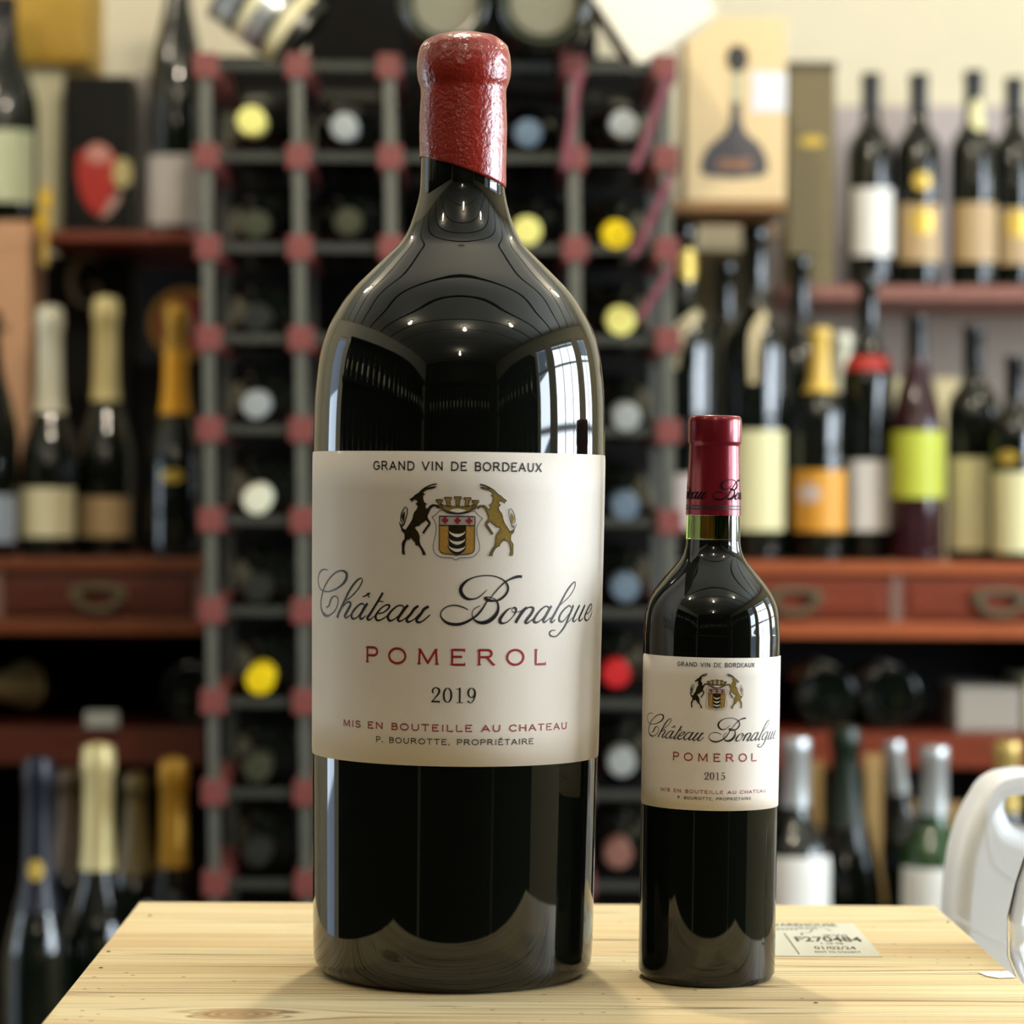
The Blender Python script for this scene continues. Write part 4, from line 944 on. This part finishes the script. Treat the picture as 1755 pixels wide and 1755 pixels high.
box('box_body', XX(-40, 3.76)-XX(62, 3.76), XX(150, 3.76)-XX(62, 3.76), 0, .16, 0, ZZ(-45, 3.76)-ZZ(118, 3.76), flat('ochre_card', (190, 152, 48), .55, var=.06, vscale=5), yt, .018)
bow = empty('ribbon_bow', (XX(72, 3.66), 3.655, lz1+.0005)); tag(bow, 'small yellow ribbon bow hanging at the shelf edge on the left', 'ribbon')
bm = bmesh.new()
for s_ in ((0, .0), (.004, .03)):
    bm_box(bm, -.008+s_[0], .008+s_[0], -.004, .004, s_[1], s_[1]+.028)
bmesh.ops.bevel(bm, geom=bm.edges[:], offset=.0035, segments=2, affect='EDGES')
from_bm('ribbon_loop', bm, flat('yellow_ribbon', (236, 196, 40), .5), bow)
box('ribbon_tail', .004, .014, -.046, -.044, -.045, .004, flat('pale_ribbon', (196, 160, 70), .5), bow)

# ---- things lying in the open compartments
def lying(px, Y, yaw, label, cap=None, capz=.2, papers=(), toward=False, kr=1.0):
    return bottle('champagne', (XX(px, Y), Y, Zs1+.0446*kr+.001), label, cap, capz, papers, kr=kr, rot=((PI/2 if toward else -PI/2), 0, yaw))
lying(215, 3.84, -.57, 'dark bottle lying sideways with its pale foil neck showing on the left', creamf, .2, toward=True, kr=.95)
lying(330, 3.57, .0, 'dark bottle lying in the left dresser beside the wine rack', kr=.9)
lying(1418, 3.56, .0, 'dark bottle lying base out with a cream label, left one on the right', papers=[dict(z=(.006, .13), w=.75, m=cream, a=-.35)], kr=.9)
lying(1528, 3.56, .0, 'dark bottle lying base out with a cream label beside the grey box', papers=[dict(z=(.006, .13), w=.75, m=pinkish, a=-.35)], kr=.9)
gz = box('grey_packet', XX(1642, 3.54), XX(1752, 3.54), 3.54, 3.70, Zs1+.0005, ZZ(1174, 3.54), flat('grey_card', (164, 158, 146)), None, .003)
tag(gz, 'pale grey carton lying in the right dresser compartment', 'box')
gz = box('grey_packet', XX(1762, 3.54), XX(1850, 3.54), 3.54, 3.70, Zs1+.0005, ZZ(1160, 3.54), cream, None, .003)
tag(gz, 'cream carton at the right edge of the dresser compartment', 'box')
pt_ = box('price_tag', XX(148, 3.495), XX(204, 3.495), 3.4935, 3.496, ZZ(1250, 3.495), ZZ(1222, 3.495), flat('tag_card', (170, 172, 160)), None, .0005)
tag(pt_, 'small pale price tag on the lower shelf edge at the left', 'tag')

# ---- low display tables with standing bottles
PZ = .645
def table(x0, x1, label):
    t = empty('display_table', ((x0+x1)/2, 3.2, 0)); tag(t, label, 'table')
    w = (x1-x0)/2
    box('table_top', -w, w, -.14, .21, PZ-.02, PZ, dark_in, t, .003)
    for a in (-w+.01, w-.04):
        for b in (-.12, .16): box('leg', a, a+.03, b, b+.03, 0, PZ-.02, dark_in, t)
table(XX(-300, 3.2), XX(322, 3.2), 'low dark display table in front of the left dresser')
table(XX(1190, 3.2), XX(2100, 3.2), 'low dark display table in front of the right dresser')
YP = 3.20; yp = YP-.04
def low(kind, px, label, cap, capz, papers=(), Y=YP, **k): return bottle(kind, (XX(px, Y, 1500), Y, PZ+.0005), label, cap, capz, papers, **k)
def pl(y0, y1, w, m, kz=1.0, **k): return pp(y0, y1, w, m, PZ, yp, kz, **k)
low('cava', 65, 'sparkling bottle with a navy neck and gold medallion at the lower left', navyf, .165, [pl(1470, 1506, .5, gold_p, 1.12, s='oval', n='medallion', o=.0018)], kz=1.12, kr=1.0, Y=3.14)
low('cava', 168, 'sparkling bottle with a pale gold foil neck left of the pine box', creamf, .194, kz=1.15, kr=1.1)
low('cava', 297, 'slim dark bottle with an ochre neck right of the pale gold one', ochref, .206, kz=1.10)
low('champagne', 118, 'dark bottle with brown foil behind the pale gold foil neck', flat('brown_foil', (70, 54, 34), .4), .2, Y=3.34, kz=1.02, kr=.85)
low('champagne', 232, 'dark bottle with dull gold foil behind the ochre necked one', flat('dull_gold_foil', (92, 78, 40), .4), .2, Y=3.34, kz=1.0, kr=.85)
low('bordeaux', 1362, 'bottle with a silver foil neck and white label right of the small bottle', silverf, .239, [pl(1468, 1600, 1.1, white, 1.25)], kz=1.25, kr=1.12)
low('champagne', 1448, 'big dark green bottle between the silver foil necks', flat('dark_green_foil', (28, 44, 32), .35), .22, kz=1.2, kr=1.0, Y=3.31)
low('bordeaux', 1600, 'green glass bottle with a silver foil neck and white label', silverf, .238, [pl(1486, 1620, 1.2, white, 1.22)], kz=1.22, kr=1.08, glass=green_glass)
low('bordeaux', 1725, 'bottle with a gold foil neck above the white jug', goldf, .238, kz=1.24)
low('bordeaux', 1800, 'green bottle with a gold foil neck at the lower right edge', goldf, .23, kz=1.2, glass=green_glass, Y=3.31)
low('bordeaux', 1700, 'green bottle standing behind the shoulder of the white jug', blackf, .22, kz=.95, kr=.8, glass=green_glass, Y=3.3)
bottle('bordeaux', (XX(1596, 3.30, 1700), 3.30, PZ+.0065), 'dark bottle with pale silver foil leaning left beside the big green one', silverf, .25, kz=1.2, kr=.8, rot=(0, -.13, 0))
cr_ = empty('slatted_crate', (0, 3.37, PZ+.0005)); tag(cr_, 'pale wooden crate with upright slats behind the lower right bottles', 'crate')
slat = flat('crate_wood', (168, 136, 82), .6, var=.15, vscale=10)
for a, y0 in ((1398, 1302), (1500, 1290), (1558, 1368), (1640, 1372)):
    box('slat', XX(a-15, 3.37), XX(a+15, 3.37), 0, .008, 0, ZZ(y0, 3.37)-PZ, slat, cr_, .001)
for z in (.03, .16): box('cross_board', XX(1380, 3.37), XX(1660, 3.37), .0085, .018, z, z+.035, slat, cr_, .001)

# ------------------------------------------------------------------ wine rack
RY = 3.10
NX, NZ = 6, 10
def node(i, j):
    """front face centre of rack crossing in column i, row j (0 = top); the frame leans slightly"""
    top = P(352+157.5*i, 100, RY); return Vector((top.x+.0155*j*.1012/.13*.13/.1012*.13*0+.00165*j, RY, top.z*0+P(700, 113, RY).z-.1007*j))
rack = empty('wine_rack', (0, RY, 0)); tag(rack, 'metal and red wood wine rack full of lying bottles behind the big bottle', 'rack')
redw = mat('red_stained_wood', rgb(116, 58, 54), 0.55, var=.15, vscale=30)
steel = mat('galvanised_steel', rgb(104, 106, 98), 0.5, metal=0.5, var=.12, vscale=30)
steel2 = mat('shade_toned_steel', rgb(58, 60, 54), 0.6, metal=0.4, var=.12, vscale=30)  # same metal as the uprights, darkened for the shade under top light
plum = mat('plum_strip', rgb(120, 62, 76), 0.45, metal=.2)
bs = .0135
blk_me = None
for i in range(NX):
    for j in range(NZ):
        c = node(i, j)-Vector((0, RY, 0))
        if blk_me is None:
            q = box('rail_block', -bs, bs, 0, .2305, -bs, bs, redw, rack, .002); blk_me = q.data
        else: q = link('rail_block', blk_me, None, rack)
        q.location = (c.x, -.004, c.z)
def strip(name, a, b, w, m, parent):
    """flat bar from a to b lying in the rack face"""
    d = (b-a); L_ = d.length; bm = bmesh.new(); bm_box(bm, -w/2, w/2, -.0014, .0, 0, L_)
    o = from_bm(name, bm, m, parent); o.location = a; o.rotation_euler = d.to_track_quat('Z', 'Y').to_euler(); return o
for Yo in (0, .2275):
    for i in range(NX):
        a = node(i, 0); b = node(i, NZ-1); o = Vector((0, RY, 0))
        bm = bmesh.new()
        z1, z0 = a.z+.012, .0
        xb = b.x+(b.x-a.x)*(b.z/(a.z-b.z))
        w = .0062
        v = [bm.verts.new(p) for p in ((a.x-w, Yo, z1), (a.x+w, Yo, z1), (xb+w, Yo, z0), (xb-w, Yo, z0))]
        v2 = [bm.verts.new(q.co+Vector((0, .0014, 0))) for q in v]
        bm.faces.new(v); bm.faces.new(v2[::-1])
        for k in range(4): bm.faces.new((v[k], v[(k+1) % 4], v2[(k+1) % 4], v2[k]))
        bmesh.ops.recalc_face_normals(bm, faces=bm.faces[:])
        from_bm('upright_strip', bm, steel, rack)
    for j in range(NZ):
        for i in range(NX-1):
            a = node(i, j); b = node(i+1, j)
            box('cross_strip', a.x+bs, b.x-bs, Yo+.0016, Yo+.003, a.z-.005, a.z+.005, steel2, rack)
def brace(p, q, w=.009):
    d = q-p; side = Vector((1, 0, 0))*w/2
    bm = bmesh.new(); up = Vector((0, .0, .002))
    v = [bm.verts.new(x-Vector((0, RY, 0))) for x in (p-side, p+side, q+side, q-side)]
    v2 = [bm.verts.new(x.co-Vector((0, .002, 0))) for x in v]
    bm.faces.new(v[::-1]); bm.faces.new(v2)
    for k in range(4): bm.faces.new((v[k], v[(k+1) % 4], v2[(k+1) % 4], v2[k]))
    bmesh.ops.recalc_face_normals(bm, faces=bm.faces[:])
    from_bm('diagonal_brace', bm, plum, rack)
for a, b in (((1150, 122), (1088, 290)), ((1152, 300), (1085, 440)), ((1156, 452), (1095, 548))):
    brace(P(a[0], a[1], RY-.014), P(b[0], b[1], RY-.014))
brace(P(992, 120, RY-.014), P(968, 290, RY-.014), .009)

# bottles lying in the rack, necks to the camera
rk = 0
def rackb(i, j, px, py, col, label, rr=1.0):
    tip = P(px, py, RY+.0); tip.z = max(tip.z, node(i, j+1).z+.005+.0148*rr-.005)
    c = (node(i, j)+node(i+1, j+1))/2; r_ = .0375*rr
    base = Vector((c.x+(tip.x-c.x)*.3, RY+.30, c.z-(.0505-.0065-r_)+.003))
    d = (tip-base).normalized()
    e = bottle('bordeaux', tip-d*.301, label, col, .25, (), None, kr=rr)
    e.rotation_euler = d.to_track_quat('Z', 'Y').to_euler()
    return e
yel = flat('yellow_capsule', (238, 206, 20), .4); lemon = flat('lemon_capsule', (232, 226, 130), .4); ivory = flat('ivory_capsule', (222, 222, 196), .4)
sil = flat('silver_capsule', (172, 178, 176), .35, metal=.3); dkc = flat('charcoal_capsule', (46, 48, 44), .3, metal=.2); dkg = flat('olive_capsule', (74, 76, 58), .3, metal=.3); redc = flat('scarlet_capsule', (190, 36, 40), .35)
bluc = flat('blue_grey_capsule', (112, 132, 150), .3, metal=.3); brnc = flat('rose_brown_capsule', (132, 92, 80), .4)
rack_list = [
 (0,0,430,206,lemon,'bottle with a lemon capsule in the top left cell of the rack'),
 (0,1,438,384,dkg,'bottle with a dull olive capsule in the left column, second row'),
 (0,2,440,545,dkc,'bottle with a charcoal capsule in the left column, third row'),
 (0,3,438,694,sil,'bottle with a silver capsule in the left column above the ivory one'),
 (0,4,440,857,ivory,'bottle with an ivory capsule in the left column of the rack'),
 (0,5,440,1010,dkc,'bottle with a charcoal capsule between the ivory and the yellow one'),
 (0,6,445,1166,yel,'bottle with a bright yellow capsule in the left column of the rack'),
 (0,7,440,1318,dkg,'bottle with an olive capsule just below the bright yellow one'),
 (0,8,440,1462,dkc,'bottle with a charcoal capsule in the lowest row, left of the big bottle'),
 (1,0,590,217,sil,'bottle with a silver capsule in the second column, top row'),
 (1,1,596,380,dkg,'bottle with an olive capsule in the second column, second row'),
 (3,0,905,228,bluc,'bottle with a blue grey capsule right of the red wax'),
 (3,1,903,396,lemon,'bottle with a lemon capsule beside the shoulder of the big bottle'),
 (4,0,1068,212,sil,'bottle with a silver capsule in the last column, top row'),
 (4,1,1056,415,yel,'bottle with a yellow capsule in the last column of the rack'),
 (4,2,1064,550,lemon,'bottle with a lemon capsule in the last column, below the yellow one'),
 (4,3,1074,722,sil,'bottle with a silver capsule in the last column, level with the small bottle capsule'),
 (4,4,1072,868,bluc,'bottle with a blue grey capsule in the last column, upper of two'),
 (4,5,1072,1008,bluc,'bottle with a blue grey capsule in the last column, lower of two'),
 (4,6,1056,1156,redc,'bottle with a scarlet capsule between the two foreground bottles'),
 (4,7,1066,1308,sil,'bottle with a silver capsule just below the scarlet one'),
 (4,8,1060,1466,brnc,'bottle with a rose brown capsule in the lowest row'),
]
for i, j, px, py, c_, lb in rack_list: rackb(i, j, px, py, c_, lb, rr=1.05 if c_ in (yel, lemon, ivory) else 1.0)

# ---- big bottles lying on the rack
RT = node(0, 0).z+.0145
discm = flat('frosted_punt', (116, 114, 94), .5); rimd = flat('grey_green_rim', (60, 66, 50), .3)
def jero(px, rpx, label, Y=3.04):
    r_ = rpx*Y/F
    c = Vector((XX(px, Y), Y, node(0, 0).z+.009+r_))
    e = empty('magnum_bottle', c, (-PI/2, 0, 0)); tag(e, label, 'bottle')
    lathe('glass_body', [(0, .012), (r_*.70, .012), (r_*.76, .004), (r_*.86, .0), (r_*.97, .004), (r_, .015), (r_, .22), (r_*.8, .26), (r_*.35, .30), (r_*.28, .37), (0, .37)], dark_glass, e, 40)
    lathe('punt', [(0, .0105), (r_*.66, .0105), (r_*.68, .0122), (0, .0122)], discm, e, 32)
    lathe('foot_ring', [(r_*.78, .003), (r_*.84, -.001), (r_*.90, .003), (r_*.84, .006)], rimd, e, 40)
    return e
jero(759, 82, 'dark magnum lying on the rack, base out, behind the red wax')
jero(927, 84, 'larger dark magnum lying on the rack, base out, right of the wax')
wc = empty('cream_carton', P(1092, 112, 3.16), (0, math.radians(-34), 0)); tag(wc, 'cream carton tipped on its corner on top of the rack', 'box')
box('box_body', 0, .108, 0, .085, 0, .26, flat('bright_card', (240, 236, 214), .5), wc, .003)
box('window_lit_side', .1085, .1095, .004, .081, .004, .2, flat('window_lit_card', (190, 204, 216), .4), wc)  # side face of the same carton, bluish window light put into its colour
tt = empty('striped_tin', P(523, 66, 3.17), (0, math.radians(-54), 0)); tag(tt, 'silver and cream striped tin lying tilted on the left of the rack', 'tin')
for k_, (a_, b_, m_) in enumerate(((0, .014, dkc), (.014, .030, cream), (.030, .038, dkc), (.038, .058, silverf), (.058, .070, cream), (.070, .078, dkc), (.078, .098, silverf), (.098, .104, dkc))):
    lathe('tin_band', [(0, a_), (.045, a_), (.045, b_), (0, b_)], m_, tt, 32)
# black sheets added to stand for the darkness behind the rack
cpb = empty('shade_backing', (0, 3.42, 0)); tag(cpb, 'added black backing for the darkness behind the wine rack', 'shade_backing')
ck = mat('shade_backing_black', rgb(13, 12, 10), .8, spec=.15)
CY_ = 3.42
box('door', XX(352, CY_), XX(744, CY_), 0, .012, .05, ZZ(97, CY_), ck, cpb, .002)  # left half of the added dark backing, not a real door
box('door', XX(746, CY_), XX(1140, CY_), 0, .012, .05, ZZ(97, CY_), ck, cpb, .002)  # right half of the added dark backing, not a real door
box('backing_sheet', XX(352, CY_), XX(1140, CY_), .0125, .062, 0, ZZ(97, CY_), ck, cpb)
box('upper_backing', XX(522, CY_), XX(1020, CY_), .0125, .062, ZZ(97, CY_), 2.1, ck, cpb, .002)

# ------------------------------------------------------------------ shelves beside and behind the camera (seen only mirrored in the glass)
black_wood = mat('black_wood', rgb(22, 18, 15), .7, spec=.2)
lab_me = {}
def mirror_bottle(x, y, z, yaw, k):
    m = (dark_glass, green_glass, dark_glass, plum_glass)[k % 4]
    o = lathe('shelf_bottle', BORD, m, None, 16, (x, y, z+.001), (0, 0, yaw)); tag(o, 'wine bottle in the shelves beside and behind the camera', 'bottle', 'bottles on the shelves outside the picture')
    c = (white, cream, tan, pale)[(k*3) % 4]
    if c.name not in lab_me: lab_me[c.name] = patch('label', BORD, .06, .14, 1.3, c, o).data
    else: link('label', lab_me[c.name], None, o)
def shelving(label, x0, x1, y0, y1, levels, n, along):
    u = empty('shelving_unit', (0, 0, 0)); tag(u, label, 'shelf')
    t = .02; H_ = 2.15
    if along == 'y':
        xb = x0 if x0 < 0 else x1-t
        box('back_panel', xb, xb+t, y0, y1, 0, H_, black_wood, u)
    else: box('back_panel', x0, x1, y0, y0+t, 0, H_, black_wood, u)
    for z in (0.1,)+levels+(H_-t,): box('shelf_board', x0+.021, x1-.021, y0+.021, y1-.021, z-t, z, black_wood, u)
    k = 0
    for z in levels:
        for i in range(n):
            f_ = (i+.5)/n
            if along == 'y': mirror_bottle((x0+x1)/2, y0+.05+(y1-y0-.1)*f_, z, PI/2 if x0 < 0 else -PI/2, k)
            else: mirror_bottle(x0+.05+(x1-x0-.1)*f_, (y0+y1)/2+.03, z, PI, k)
            k += 1
shelving('tall black shelving with wine bottles on the wall behind the camera', -1.75, 1.75, FW+.01, FW+.31, (.75, 1.2, 1.65), 18, 'x')
shelving('tall black shelving with wine bottles along the left wall beside the camera', LW+.01, LW+.31, -2.2, 2.1, (1.2, 1.65), 20, 'y')
shelving('tall black shelving with wine bottles along the right wall beside the camera', RW-.31, RW-.01, -2.2, .36, (1.2, 1.65), 11, 'y')
